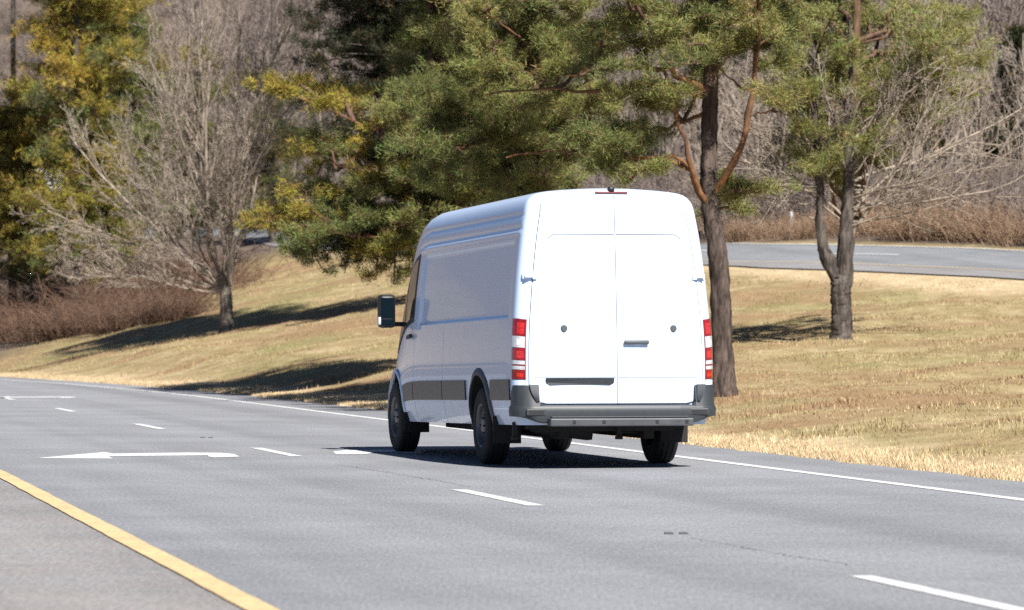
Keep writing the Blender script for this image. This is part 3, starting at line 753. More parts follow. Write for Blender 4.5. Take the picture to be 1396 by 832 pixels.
# mirrors
for s in (-1, 1):
    mr = bpy.data.objects.new('door_mirror', None); link(mr, VAN); mr.location = (s * 1.115, 5.66, 1.50); mr.empty_display_size = 0.1
    bm = bmesh.new(); box(bm, (0, 0, 0.03), (0.185, 0.15, 0.36), 0.045); bm_obj('housing', bm, M_BLACK, mr, True)
    bm = bmesh.new(); box(bm, (0, -0.076, 0.065), (0.145, 0.006, 0.22), 0.002); bm_obj('mirror_glass', bm, M_MIRROR, mr)
    bm = bmesh.new(); box(bm, (0, -0.076, -0.085), (0.14, 0.006, 0.06), 0.002); bm_obj('wide_glass', bm, M_MIRROR, mr)
    bm = bmesh.new(); box(bm, (s * 0.088, -0.03, -0.075), (0.03, 0.10, 0.085), 0.01); bm_obj('turn_signal', bm, M_CLEAR, mr, True)
    bm = bmesh.new(); box(bm, (-s * 0.14, 0.03, -0.11), (0.16, 0.09, 0.05), 0.015); bm_obj('arm', bm, M_BLACK, mr, True)

# ------------------------------------------------------------------ vegetation
def needles(centers, axes, n, length, width, cols, r):
    """tufts of thin needle triangles: centers (T,3), axes (T,3), cols (T,3)"""
    T = len(centers)
    d = r.standard_normal((T, n, 3)); d /= np.linalg.norm(d, axis=2, keepdims=True)
    d = d + axes[:, None, :] * 1.0; d /= np.linalg.norm(d, axis=2, keepdims=True)
    side = np.cross(d, r.standard_normal((T, n, 3))); side /= np.linalg.norm(side, axis=2, keepdims=True) + 1e-9
    L = length * r.uniform(0.65, 1.2, (T, n, 1))
    c = centers[:, None, :] + r.standard_normal((T, n, 3)) * length * 0.42
    V = np.stack([c - side * width * 0.65, c + side * width * 0.65, c + d * L * 1.1], 2).reshape(-1, 3)
    k = np.arange(T * n * 3).reshape(-1, 3)
    C = np.repeat(cols, n * 3, axis=0) * r.uniform(0.8, 1.2, (T * n, 1)).repeat(3, axis=0)
    return V, k, C
def smooth_path(pts, n):
    pts = np.asarray(pts, float); t = np.linspace(0, len(pts) - 1, n)
    i = np.clip(t.astype(int), 0, len(pts) - 2); u = (t - i)[:, None]
    p1 = pts[i]; p2 = pts[i + 1]; p0 = pts[np.maximum(i - 1, 0)]; p3 = pts[np.minimum(i + 2, len(pts) - 1)]
    return 0.5 * ((2 * p1) + (-p0 + p2) * u + (2 * p0 - 5 * p1 + 4 * p2 - p3) * u ** 2 + (-p0 + 3 * p1 - 3 * p2 + p3) * u ** 3)

def evergreen(name, label, group, trunk, r0, r1, limbs, pads, d, seed, tufts=150, nn=9, nl=0.11, nw=0.012, flat=0.5, orange=True, barkm=None, cat='tree'):
    """trunk: world points; limbs: list of (points, r0, r1); pads: list of (centre, radius, colour)"""
    r = np.random.default_rng(seed)
    base = np.array(trunk[0]); root = empty(name, tuple(base)); tag(root, label, cat, group)
    tk = smooth_path(trunk, 28) - base
    tb = Tubes(); tk2 = smooth_path(trunk, 110) - base; rad = np.linspace(r0, r1, 110); rad[:10] *= np.linspace(1.4, 1.0, 10)
    tb.add(tk2, rad, 20)
    V, Qf = tb.mesh(); hz = V[:, 2] / (tk[-1, 2])
    cx = np.repeat(tk2, 20, axis=0); V = cx + (V - cx) * (1 + 0.06 * r.standard_normal((20 * 110, 1)) + 0.05 * np.sin(V[:, 2:3] * 9 + np.tile(np.arange(20) * 1.9, 110)[:, None]))
    oc = np.clip((hz - 0.38) * 3, 0, 1) * (0.45 if orange else 0)
    mesh_np('trunk', V, [Qf], barkm or M_PINEBARK, root, True, col=np.repeat(oc[:, None], 3, 1))
    bt = Tubes(); limb_list = []
    attach = list(tk[6:])
    for pts, a, b in limbs:
        p = smooth_path(np.array(pts) - base, 14); p[1:-1] += r.standard_normal((12, 3)) * a * 0.35
        limb_list.append((p, np.linspace(a, b, 14) * 0.62 * r.uniform(0.85, 1.18, 14))); attach += list(p[5:])
    attach = np.array(attach)
    CV, CK, CC, o = [], [], [], 0
    allc = []
    for c, rad_, colr in pads:
        c = np.asarray(c) - base
        # the limb leaves the wood a little lower than the pad and closest to it
        dv = attach - c; dist = np.hypot(np.hypot(dv[:, 0], dv[:, 1]), 1.6 * (dv[:, 2] + 0.25 * np.hypot(dv[:, 0], dv[:, 1])))
        a = attach[np.argmin(dist)]; h = np.linalg.norm(c - a)
        mid = (a + c) / 2 + [0, 0, 0.10 * h]
        p = smooth_path([a, a * 0.65 + mid * 0.35 + r.standard_normal(3) * 0.06 * h, mid + r.standard_normal(3) * 0.07 * h, c], 8)
        ra = min(0.018 + 0.020 * h, r0 * 0.45); bt.add(p, np.linspace(ra, 0.012, 8), 5)
        far = (c + base)[2] > EYE + (HY + 45) / F_PX * (c + base)[1]      # high in the crown, above the picture: coarser sprays
        nt_ = int(tufts * (rad_ / 0.5) ** 1.6 * (0.16 if far else 1.0))
        # sub-branches inside the pad carry the tufts, so that it has gaps
        nb = max(6, int(11 * rad_ / 0.5))
        out = c - a; out[2] = 0; out /= np.linalg.norm(out) + 1e-6
        pos = []; dirs = []
        for _ in range(nb):
            dirv = r.standard_normal(3) * [1, 1, 0.42] + out * 0.5; dirv /= np.linalg.norm(dirv)
            L = rad_ * r.uniform(0.6, 1.85); st = p[r.integers(4, 8)]
            e = st + dirv * L * [1, 1, flat * 1.4] + [0, 0, 0.14 * L]
            q = smooth_path([st, (st + e) / 2 + r.standard_normal(3) * 0.07 * L, e], 5); bt.add(q, np.linspace(0.013, 0.006, 5), 3)
            m = max(4, nt_ // nb); t = r.uniform(0.15, 1.05, m) ** 0.75
            dirs.append(np.repeat(((e - st) / (np.linalg.norm(e - st) + 1e-6))[None], m, 0))
            pos.append(st + (e - st) * t[:, None] + r.standard_normal((m, 3)) * rad_ * [0.15, 0.15, 0.12])
        pos = np.concatenate(pos)
        ax = pos - c; ax /= np.linalg.norm(ax, axis=1, keepdims=True) + 1e-6; ax = ax * 0.35 + np.concatenate(dirs) * 0.75 + [0, 0, 0.45]; ax /= np.linalg.norm(ax, axis=1, keepdims=True)
        cols = np.asarray(colr)[None] * r.uniform(0.72, 1.28, (len(pos), 1)) * (1 + 0.10 * r.standard_normal((len(pos), 3)))
        dead = r.uniform(size=len(pos)) < 0.07; cols[dead] = np.array([0.20, 0.125, 0.06]) * r.uniform(0.6, 1.2, (dead.sum(), 1))
        v, k, cc = needles(pos, ax, nn, nl * (2.2 if far else 1), nw * (2.6 if far else 1), np.clip(cols, 0.004, 0.6), r)
        CV.append(v); CK.append(k + o); CC.append(cc); o += len(v)
    V, Qf = bt.mesh()
    tag(mesh_np('twigs', V, [Qf], barkm or M_PINEBARK, root, True, col=np.full((len(V), 3), 0.22 if orange else 0.0)), kind='stuff')
    for pl, rl in limb_list:
        V, Qf = tubes(pl[None], rl[None], 9)
        mesh_np('limb', V, [Qf], barkm or M_PINEBARK, root, True, col=np.clip(0.55 + 0.25 * r.standard_normal((len(V), 1)), 0, 1).repeat(3, 1))
    mesh_np('crown', np.concatenate(CV), [np.concatenate(CK)], M_NEEDLE, root, False, col=np.concatenate(CC))
    return root

OLIVE = (0.205, 0.210, 0.066); GREEN = (0.150, 0.168, 0.054); YEL = (0.30, 0.245, 0.045); DARK = (0.030, 0.035, 0.016); GOLD = (0.39, 0.285, 0.05)
def pads_px(lst, d, spread, r, rpx, cols):
    out = []
    for q in lst:
        px, py = q[0], q[1]; c = cols[r.integers(len(cols))] if len(q) < 3 else q[2]
        dd = d + r.uniform(-spread, spread)
        out.append((P(px + r.uniform(-8, 8), py + r.uniform(-6, 6), dd), rpx * d / F_PX * r.uniform(0.8, 1.25), c))
    return out
def fill_px(x0, x1, y0, y1, n, d, spread, r, rpx, cols):
    return pads_px([(r.uniform(x0, x1), r.uniform(y0, y1)) for _ in range(n)], d, spread, r, rpx, cols)
def at_ground(px, d, sink=0.05):
    x = (px - CX) / F_PX * d; return np.array([x, d, gz1(x, d) - sink])

# the big pine beside the van
r = np.random.default_rng(11); d = 62.0
b0 = at_ground(986, d)
trunk = [b0] + [P(x, y, dd) for x, y, dd in ((984, 450, 62), (979, 350, 62), (968, 275, 62.1), (967, 200, 62.2), (969, 110, 62.2), (972, 10, 62.3), (968, -120, 62.4), (974, -260, 62.4), (970, -420, 62.5))]
limbs = [([P(970, 300, 62.15), P(977, 268, 62.05), P(1003, 215, 61.7), P(1019, 170, 61.6), P(1026, 110, 61.5), P(1031, 40, 61.5), P(1030, -60, 61.6)], 0.105, 0.05),
         ([P(968, 325, 62.15), P(961, 280, 62.05), P(944, 225, 61.7), P(930, 180, 61.6), P(915, 130, 61.6), P(899, 70, 61.5), P(880, 10, 61.4)], 0.085, 0.03),
         ([P(966, 125, 62.2), P(930, 105, 61.9), P(890, 92, 61.5), P(830, 88, 61.2), P(770, 105, 61)], 0.10, 0.025),
         ([P(967, 130, 62.2), P(925, 118, 62.4), P(880, 112, 62.6), P(820, 125, 62.9), P(740, 120, 63.4), (P(660, 130, 63.8))], 0.085, 0.02),
         ([P(968, 310, 62.15), P(956, 268, 62.1), P(938, 228, 61.7), P(910, 216, 61.5), P(880, 228, 61.2), P(855, 248, 61)], 0.07, 0.02),
         ([P(945, 232, 61.8), P(900, 216, 61.9), P(840, 214, 62), P(760, 205, 62.2), P(690, 215, 62.2)], 0.06, 0.02),
         ([P(1025, 125, 61.5), P(1000, 112, 61.4), P(980, 92, 61.2)], 0.035, 0.012),
         ([P(1022, 158, 61.6), P(1050, 152, 61.4), P(1075, 156, 61.3)], 0.03, 0.012),
         ([P(969, 60, 62.2), P(1010, 20, 62.6), P(1060, -20, 63), P(1120, -50, 63.4)], 0.07, 0.02),
         ([P(969, 20, 62.2), P(900, -30, 62), P(820, -50, 61.8), P(720, -60, 61.5)], 0.08, 0.02),
         ([P(967, 150, 62.2), P(950, 160, 63), P(900, 175, 64), P(820, 170, 65)], 0.06, 0.02)]
cols = [OLIVE, OLIVE, GREEN, (0.245, 0.235, 0.078)]
allp = [(600, 222), (640, 246), (690, 240), (740, 236), (790, 243), (835, 238), (620, 195), (670, 192), (720, 182), (775, 200), (822, 200), (570, 246), (560, 212), (655, 222), (705, 215), (760, 222),
        (640, 150), (690, 140), (742, 152), (790, 145), (660, 100), (712, 92), (764, 96), (815, 60), (640, 60), (682, 42), (742, 42), (802, 30), (852, 22), (645, 15), (700, 8), (770, 10), (625, 120), (610, 140),
        (865, 40), (905, 25), (930, 62), (905, 60), (965, 22), (1000, 62), (1040, 35), (1062, 85), (1070, 125), (1050, 10), (1000, 15), (945, 85), (1012, 262), (1003, 284), (1075, 55), (880, 140), (845, 165),
        (590, 180), (800, 175), (860, 195), (735, 70), (785, 60), (835, 95), (850, 215), (870, 228), (1030, 262), (915, 130)]
pads = pads_px([q for q in allp if q[0] > 795], d, 1.7, r, 31, cols)
pads += fill_px(800, 1090, -20, 80, 20, d + 0.5, 2.4, r, 30, cols) + fill_px(800, 890, 120, 235, 9, d, 1.5, r, 26, cols)
pads += fill_px(780, 1150, -330, -20, 44, d, 2.4, r, 40, cols)
evergreen('pine_tree', 'tall pine with orange upper limbs, its trunk right beside the van', None, trunk, 0.168, 0.07, limbs, pads, d, 21, tufts=320, nn=12, nl=0.105, nw=0.0085)

# olive pine whose trunk is hidden by the van
r = np.random.default_rng(15); d = 71.0
b0 = at_ground(742, d); trunk = [b0, P(738, 380, d), P(730, 260, d), P(726, 150, d), P(728, 40, d), P(722, -90, d), P(726, -260, d)]
pads = pads_px([q for q in allp if q[0] <= 795], d, 2.0, r, 31, cols)
pads += fill_px(570, 830, 110, 270, 22, d, 2.6, r, 28, cols) + fill_px(610, 800, -20, 110, 14, d, 2.4, r, 30, cols) + fill_px(600, 820, -240, -20, 34, d, 2.6, r, 40, cols) + fill_px(620, 830, 260, 330, 8, d, 2.2, r, 30, cols)
limbs = [([P(728, 215, d), P(690, 190, d - .5), P(640, 200, d - 1), P(590, 205, d - 1.4)], 0.07, 0.02), ([P(727, 120, d), P(690, 85, d - .6), P(650, 60, d - 1)], 0.06, 0.02), ([P(730, 180, d), P(770, 130, d - .6), P(815, 105, d - 1.1)], 0.06, 0.02),
         ([P(726, 70, d), P(700, 45, d - .8), P(660, 15, d - 1.4)], 0.05, 0.02)]
evergreen('pine_tree', 'olive green pine whose boughs spread just above the van roof', None, trunk, 0.18, 0.06, limbs, pads, d, 25, tufts=300, nn=11, nl=0.11, nw=0.0095)


# pine standing behind the forked tree
r = np.random.default_rng(12); d = 83.0
b0 = at_ground(1151, d); trunk = [b0, P(1154, 330, d), P(1160, 220, d), P(1166, 120, d), P(1168, 0, d), P(1172, -150, d), P(1170, -260, d)]
pads = pads_px([(1080, 40), (1112, 90), (1090, 150), (1122, 188), (1152, 130), (1182, 60), (1212, 110), (1240, 60), (1262, 140), (1298, 110), (1318, 84), (1290, 168), (1235, 172), (1172, 198), (1110, 214), (1200, 20), (1282, 35), (1142, 20),
                (1078, 110), (1060, 70), (1330, 60), (1150, 75), (1190, 150), (1255, 95), (1100, 20), (1225, 30), (1160, 170), (1130, 235), (1200, 205)], d, 4.0, r, 29, [OLIVE, (0.21, 0.215, 0.072), (0.21, 0.215, 0.072)])
pads += fill_px(1050, 1310, 0, 215, 32, d, 4.2, r, 27, [OLIVE, (0.21, 0.215, 0.072), (0.24, 0.235, 0.08)]) + fill_px(1085, 1180, 60, 240, 14, d - 3.6, 0.6, r, 27, [OLIVE, (0.21, 0.215, 0.072)]) + fill_px(1080, 1270, -240, -20, 16, d + 1, 1.6, r, 34, [OLIVE, GREEN])
limbs = [([P(1172, 205, d), P(1205, 150, d - .4), P(1240, 118, d - .8), P(1275, 92, d - 1)], 0.06, 0.02), ([P(1170, 160, d), P(1130, 140, d - .4), P(1085, 130, d - .8)], 0.05, 0.02)]
evergreen('pine_tree', 'bright green pine rising behind the forked grey tree', None, trunk, 0.13, 0.05, limbs, pads, d, 22, tufts=200, nn=10, nl=0.12, nw=0.011)

# yellow-green pine whose trunk stands behind the van
r = np.random.default_rng(13); d = 83.0
b0 = at_ground(612, d); trunk = [b0, P(606, 350, d), P(598, 230, d), P(592, 120, d), P(590, 0, d), P(588, -100, d), P(590, -320, d)]
YG = (0.27, 0.22, 0.04)
pads = pads_px([(352, 108, YEL), (380, 122, YEL), (405, 130, YG), (440, 140, YEL), (475, 145, YG), (520, 165, YG), (420, 216, YEL), (450, 212, GOLD), (480, 218, YG), (520, 214, YG), (555, 200), (440, 268, GREEN), (500, 262), (550, 255), (580, 232),
                (415, 292, YG), (470, 305, YG), (530, 300), (570, 290), (420, 330, GREEN), (470, 342, GREEN), (520, 332), (436, 362, GREEN), (470, 372, DARK), (510, 378, YG), (545, 372, YG), (595, 180), (560, 332), (540, 352, YG),
                (395, 345, GREEN), (410, 262, YG), (390, 300, YEL), (560, 270), (585, 310), (540, 230), (500, 240, YG), (450, 320, GREEN), (490, 290, GREEN), (430, 238, YG), (365, 285, YG)], d, 1.8, r, 25, [OLIVE, OLIVE, YG])
pads += fill_px(400, 620, 190, 385, 30, d + 0.8, 2.0, r, 24, [GREEN, OLIVE, DARK]) + fill_px(600, 690, -120, 120, 22, d, 2.2, r, 34, [OLIVE, GREEN, OLIVE]) + fill_px(480, 720, -310, -55, 46, d, 2.8, r, 50, [OLIVE, GREEN]) + fill_px(570, 770, -100, 330, 36, d, 3.0, r, 36, [OLIVE, GREEN])
limbs = [([P(598, 220, d), P(540, 190, d - .6), P(470, 160, d - 1), P(390, 125, d - 1.4)], 0.07, 0.02), ([P(600, 270, d), P(540, 245, d - .6), P(460, 225, d - 1)], 0.06, 0.02), ([P(604, 330, d), P(540, 325, d - .6), P(450, 318, d - 1), P(400, 335, d - 1.2)], 0.06, 0.02)]
evergreen('pine_tree', 'spreading yellow-green pine with long low boughs, partly hidden by the van', None, trunk, 0.19, 0.06, limbs, pads, d, 23, tufts=265, nn=11, nl=0.11, nw=0.011, flat=0.38)

# dark evergreen behind it
r = np.random.default_rng(14); d = 118.0
b0 = at_ground(602, d); trunk = [b0, P(600, 300, d), P(598, 180, d), P(596, 60, d), P(598, -100, d), P(596, -450, d), P(600, -800, d)]
DK2 = (0.045, 0.050, 0.02)
pads = pads_px([(440, 30), (480, 20), (520, 30), (472, 70), (520, 80), (560, 62), (450, 95), (500, 108), (550, 110), (480, 128), (540, 140), (590, 40), (590, 90), (412, 182), (450, 176), (500, 180), (520, 190), (500, 250), (550, 160), (445, 8), (500, 0), (550, 10),
                (430, 65), (465, 50), (505, 55), (545, 85), (580, 130), (600, 160), (560, 200), (530, 240), (560, 250), (425, 92), (415, 15), (540, 45, OLIVE), (485, 48, (0.08, 0.085, 0.03)), (525, 62, YG)], d, 1.6, r, 23, [DARK, DARK, DK2])
pads += fill_px(470, 620, 0, 290, 30, d, 1.8, r, 24, [DARK, DK2]) + fill_px(432, 600, 0, 150, 34, d, 1.8, r, 22, [DARK, DARK, DK2]) + fill_px(470, 740, -400, -30, 46, d, 2.8, r, 44, [DARK, DK2]) + fill_px(490, 720, -800, -400, 60, d, 3.0, r, 50, [DARK, DK2]) + fill_px(590, 740, 0, 300, 24, d, 2.5, r, 34, [DARK, DK2])
evergreen('evergreen_tree', 'dark-needled evergreen behind the yellow-green pine', None, trunk, 0.26, 0.06, [], pads, d, 24, tufts=170, nn=9, nl=0.13, nw=0.019, orange=False, barkm=M_DARKBARK)

# golden conifers at the bend
def gold(seed, name, label, bx, bd, lst, extra, rpx, cols, dx=0):
    r = np.random.default_rng(seed); b0 = at_ground(bx, bd)
    trunk = [b0, P(bx - 2, 300, bd), P(bx + dx * .4, 200, bd), P(bx + dx * .7, 80, bd), P(bx + dx, -60, bd), P(bx + dx, -150, bd)]
    pads = pads_px(lst, bd, 1.8, r, rpx, cols)
    for e in extra: pads += fill_px(*e[:5], bd + 0.5, 2.0, r, rpx * e[5], e[6])
    evergreen(name, label, None, trunk, 0.19, 0.05, [], pads, bd, seed, tufts=130, nn=7, nl=0.17, nw=0.024, flat=0.85, orange=False, barkm=M_DARKBARK)
YDK = (0.15, 0.135, 0.03)
gold(31, 'conifer_tree', 'golden yellow conifer with dark trunk behind the leafless lawn tree', 104, 166,
     [(60, 35, GOLD), (75, 60, GOLD), (95, 85), (120, 108), (145, 62), (85, 20), (150, 95), (60, 60, GOLD), (100, 140), (130, 150), (80, 185), (125, 185), (70, 228), (112, 222), (62, 282), (104, 292), (140, 262), (62, 338), (112, 344), (152, 322), (130, 372), (90, 255), (150, 210), (45, 255), (90, 320), (150, 360, GREEN), (165, 280, YDK)],
     [(40, 175, 40, 395, 60, 0.95, [YDK, GREEN, YEL]), (50, 170, -150, 30, 14, 1.2, [YEL, YDK])], 26, [YEL, YEL, YG, GOLD])
gold(32, 'conifer_tree', 'low golden conifer bushing out over the brown brush at the bend', 18, 172,
     [(20, 128, GOLD), (50, 148, GOLD), (30, 196), (15, 225), (20, 270), (45, 285), (10, 320), (40, 340), (8, 362), (50, 372), (25, 245, GOLD), (5, 290, GOLD), (30, 300), (70, 150), (35, 170), (60, 175, GOLD), (25, 385), (-15, 250), (-20, 330), (-10, 180)],
     [(-40, 75, 130, 400, 46, 0.95, [YDK, YG, GREEN])], 26, [YEL, YG, YEL])
gold(33, 'conifer_tree', 'tall green-gold conifer rising behind the golden pair', 165, 188,
     [(120, 12, YEL), (150, 5, YEL), (175, 15, YG), (160, 35, YEL), (190, 8, GREEN), (140, 40, YG), (180, 45, GREEN), (165, 70, YG), (150, 110, GREEN), (185, 120, GREEN), (240, 90, YG)],
     [(120, 225, 10, 350, 44, 1.0, [YDK, GREEN, GREEN]), (120, 210, -140, 10, 14, 1.2, [YG, GREEN])], 23, [YG])

gold(34, 'conifer_tree', 'dull green pine seen through the fan of the leafless lawn tree', 268, 192,
     [(240, 110), (270, 90), (300, 130), (250, 170), (290, 190), (230, 210), (270, 240), (310, 250), (240, 280), (290, 290), (220, 150), (320, 180)],
     [(205, 330, 60, 330, 30, 1.0, [YDK, GREEN, DK2])], 17, [YDK, GREEN])
gold(35, 'conifer_tree', 'second dull green pine between the leafless lawn tree and the dark evergreen', 372, 205,
     [(350, 170), (380, 200), (365, 240), (400, 250), (345, 280), (390, 290), (370, 140)],
     [(335, 420, 100, 320, 20, 1.0, [YDK, GREEN, DK2])], 16, [YDK, GREEN])

# ---------------- leafless trees
def grow(tb, p0, dirv, L, rad, lev, maxlev, r, up, spread, kids, gn, sides=(8, 5, 3, 3, 3), ratio=0.55, rmin=0.006):
    n = (9, 7, 5, 4, 3)[min(lev, 4)]
    pts = [np.array(p0)]; dcur = np.array(dirv, float); dcur /= np.linalg.norm(dcur)
    for _ in range(n - 1):
        dcur = dcur + r.standard_normal(3) * gn + [0, 0, up[min(lev, len(up) - 1)]]; dcur /= np.linalg.norm(dcur)
        pts.append(pts[-1] + dcur * L / (n - 1))
    pts = np.array(pts); rr = np.linspace(rad, max(rad * (0.30 if lev else 0.4), rmin), n)
    tb[min(lev, 1)].add(pts, rr, sides[min(lev, 4)])
    if lev >= maxlev: return
    k = kids[lev]; k = max(1, int(round(k * r.uniform(0.8, 1.2))))
    for j in range(k):
        t = (j + r.uniform(0.2, 0.9)) / k; t = 0.16 + 0.82 * t
        f = t * (n - 1); i = min(int(f), n - 2); q = pts[i] + (pts[i + 1] - pts[i]) * (f - i)
        ax = pts[i + 1] - pts[i]; ax /= np.linalg.norm(ax)
        w = np.cross(ax, r.standard_normal(3)); w /= np.linalg.norm(w) + 1e-9
        a = spread[lev] * r.uniform(0.7, 1.25)
        nd = ax * math.cos(a) + w * math.sin(a)
        grow(tb, q, nd, L * ratio * r.uniform(0.6, 1.15) * (1.1 - 0.55 * t), max(rr[i] * 0.5, rmin), lev + 1, maxlev, r, up, spread, kids, gn, sides, ratio, rmin)
def finish_tree(name, label, base, trunk_tb, tb, mats, group=None, cat='tree'):
    root = empty(name, tuple(base)); tag(root, label, cat, group)
    V, Qf = trunk_tb.mesh(); rb = np.random.default_rng(3)
    V = V + rb.standard_normal(V.shape) * 0.015
    mesh_np('trunk', V - base, [Qf], mats[0], root, True)
    L = [t.mesh() for t in tb if t.groups]
    if len(L) == 2:
        mesh_np('limbs', L[0][0] - base, [L[0][1]], mats[1], root, True); mesh_np('crown', L[1][0] - base, [L[1][1]], mats[2], root, True)
    elif L: mesh_np('crown', L[0][0] - base, [L[0][1]], mats[2], root, True)
    return root

# left tree on the lawn: short trunk, fan of upright stems
r = np.random.default_rng(41); d = 125.0
b0 = at_ground(309, d); ttb = Tubes()
tr = smooth_path([b0, P(309, 425, d), P(307, 395, d), P(303, 372, d)], 40); rad = np.linspace(0.20, 0.185, 40); rad[:5] *= np.linspace(1.5, 1.05, 5); ttb.add(tr, rad, 18)
tb = [Tubes(), Tubes()]
S = [(300, 380, -0.10, 0.05, 1.00, 8.2, 0.085), (305, 376, 0.06, -0.1, 1, 8.4, 0.09), (310, 378, 0.15, 0.1, 1, 7.6, 0.075), (313, 382, 0.16, -0.05, 1, 6.4, 0.065), (300, 378, -0.28, 0.15, 1, 7.8, 0.08),
     (299, 382, -0.5, -0.2, 1, 7.2, 0.075), (298, 388, -0.95, 0.1, 0.9, 6.0, 0.06), (297, 392, -1.2, -0.2, 0.65, 5.2, 0.05), (296, 396, -1.3, 0.3, 0.35, 4.6, 0.042), (314, 390, 0.3, 0.3, 1, 3.4, 0.045), (306, 380, 0.0, 0.5, 1, 7.2, 0.07),
     (304, 380, -0.2, -0.6, 1, 6.6, 0.065), (296, 400, -1.1, -0.5, 0.25, 3.8, 0.036), (312, 385, 0.12, -0.6, 1, 5.4, 0.055), (297, 395, -1.0, 0.6, 0.5, 4.4, 0.04), (297, 390, -0.75, -0.1, 0.9, 6.4, 0.06),
     (301, 384, -0.36, 0.4, 1, 7.4, 0.06), (308, 378, 0.05, 0.4, 1, 7.6, 0.06), (311, 384, 0.12, 0.3, 1, 6.4, 0.055), (299, 386, -0.62, 0.5, 1, 6.4, 0.05), (303, 378, -0.05, -0.4, 1, 7.8, 0.06), (298, 394, -1.25, 0.0, 0.5, 5.2, 0.042),
     (297, 396, -1.2, 0.1, 0.18, 4.6, 0.036), (300, 388, -0.85, 0.3, 0.75, 5.6, 0.045), (313, 388, 0.24, -0.3, 1, 4.2, 0.045), (297, 398, -1.0, -0.2, 0.05, 4.2, 0.03), (302, 390, -0.5, -0.7, 0.6, 4.6, 0.04), (310, 390, 0.2, -0.7, 0.8, 3.2, 0.036)]
for (px, py, vx, vy, vz, L, rd) in S:
    grow(tb, P(px, py, d), (vx, vy, vz), L * 1.13, rd * 0.72, 0, 3, r, (0.055 if vx > -0.9 else 0.03, 0.05, 0.03, 0.0), (0.48, 0.6, 0.75), (14, 7, 4), 0.105, ratio=0.42, rmin=0.0072)
finish_tree('leafless_tree', 'pale leafless tree with fan of upright stems on the grass slope', b0, ttb, tb, (M_GREYBARK, M_PALETWIG, M_PALETWIG))

# right forked tree
r = np.random.default_rng(42); d = 80.0
b0 = at_ground(1146, d); ttb = Tubes()
tr = smooth_path([b0, P(1147, 440, d), P(1146, 405, d), P(1147, 375, d)], 40); rad = np.linspace(0.205, 0.195, 40); rad[:5] *= np.linspace(1.5, 1.05, 5); ttb.add(tr, rad, 18)
ttb.add(smooth_path([P(1146, 388, d), P(1133, 365, d), P(1122, 335, d), P(1118, 300, d), P(1117, 240, d), P(1113, 190, d), P(1108, 110, d), P(1112, 40, d)], 24), np.concatenate([np.linspace(0.14, 0.125, 4), [0.150, 0.13], np.linspace(0.105, 0.015, 18)]), 14)
ttb.add(smooth_path([P(1150, 390, d), P(1153, 350, d), P(1153, 315, d), P(1156, 280, d), P(1158, 225, d), P(1155, 160, d), P(1160, 90, d), P(1156, 20, d)], 24), np.concatenate([np.linspace(0.17, 0.16, 6), np.linspace(0.15, 0.015, 18)]), 14)
tb = [Tubes(), Tubes()]
S = [(1157, 330, 0.55, 0.1, 1.0, 3.6, 0.045), (1157, 295, 1.0, -0.2, 0.75, 4.2, 0.05), (1155, 300, -0.8, 0.2, 0.8, 2.8, 0.04), (1158, 250, 1.1, 0.2, 0.55, 4.6, 0.05), (1158, 275, 1.2, -0.1, 0.12, 3.8, 0.045), (1157, 285, 1.2, 0.4, 0.25, 3.6, 0.04),
     (1117, 245, -1.0, 0.1, 0.5, 2.6, 0.04), (1118, 265, -1.2, -0.2, 0.22, 2.9, 0.036), (1116, 215, -0.6, 0.1, 1.0, 2.6, 0.04), (1117, 250, 0.5, -0.1, 1, 2.0, 0.036), (1158, 230, 0.6, -0.3, 1, 3.2, 0.04), (1157, 240, -0.5, -0.2, 1, 2.6, 0.036),
     (1156, 310, 0.9, -0.3, 0.02, 2.4, 0.03), (1118, 280, -1.2, 0.3, 0.05, 2.6, 0.03), (1156, 200, 0.8, 0.3, 0.9, 3.0, 0.036), (1112, 190, -0.9, 0.0, 0.6, 2.6, 0.034), (1118, 255, -0.9, -0.3, -0.05, 2.6, 0.03)]
for (px, py, vx, vy, vz, L, rd) in S:
    grow(tb, P(px, py, d), (vx, vy, vz), L, rd * 0.72, 0, 3, r, (0.02, 0.03, 0.02, 0.0), (0.65, 0.7, 0.8), (7, 5, 4), 0.11, ratio=0.5, rmin=0.005)
    for _ in range(2):
        grow(tb, P(px + r.uniform(-2, 2), py + r.uniform(-40, 30), d), (vx + r.uniform(-.4, .4), vy + r.uniform(-.8, .8), vz + r.uniform(-.4, .3)), L * r.uniform(.6, .95), rd * 0.42, 0, 3, r, (0.02, 0.03, 0.02, 0.0), (0.65, 0.7, 0.8), (6, 4, 3), 0.12, ratio=0.5, rmin=0.005)
finish_tree('leafless_tree', 'dark forked tree with bare low branches on the grass below the far road', b0, ttb, tb, (M_DARKBARK, M_PALETWIG, M_PALETWIG))

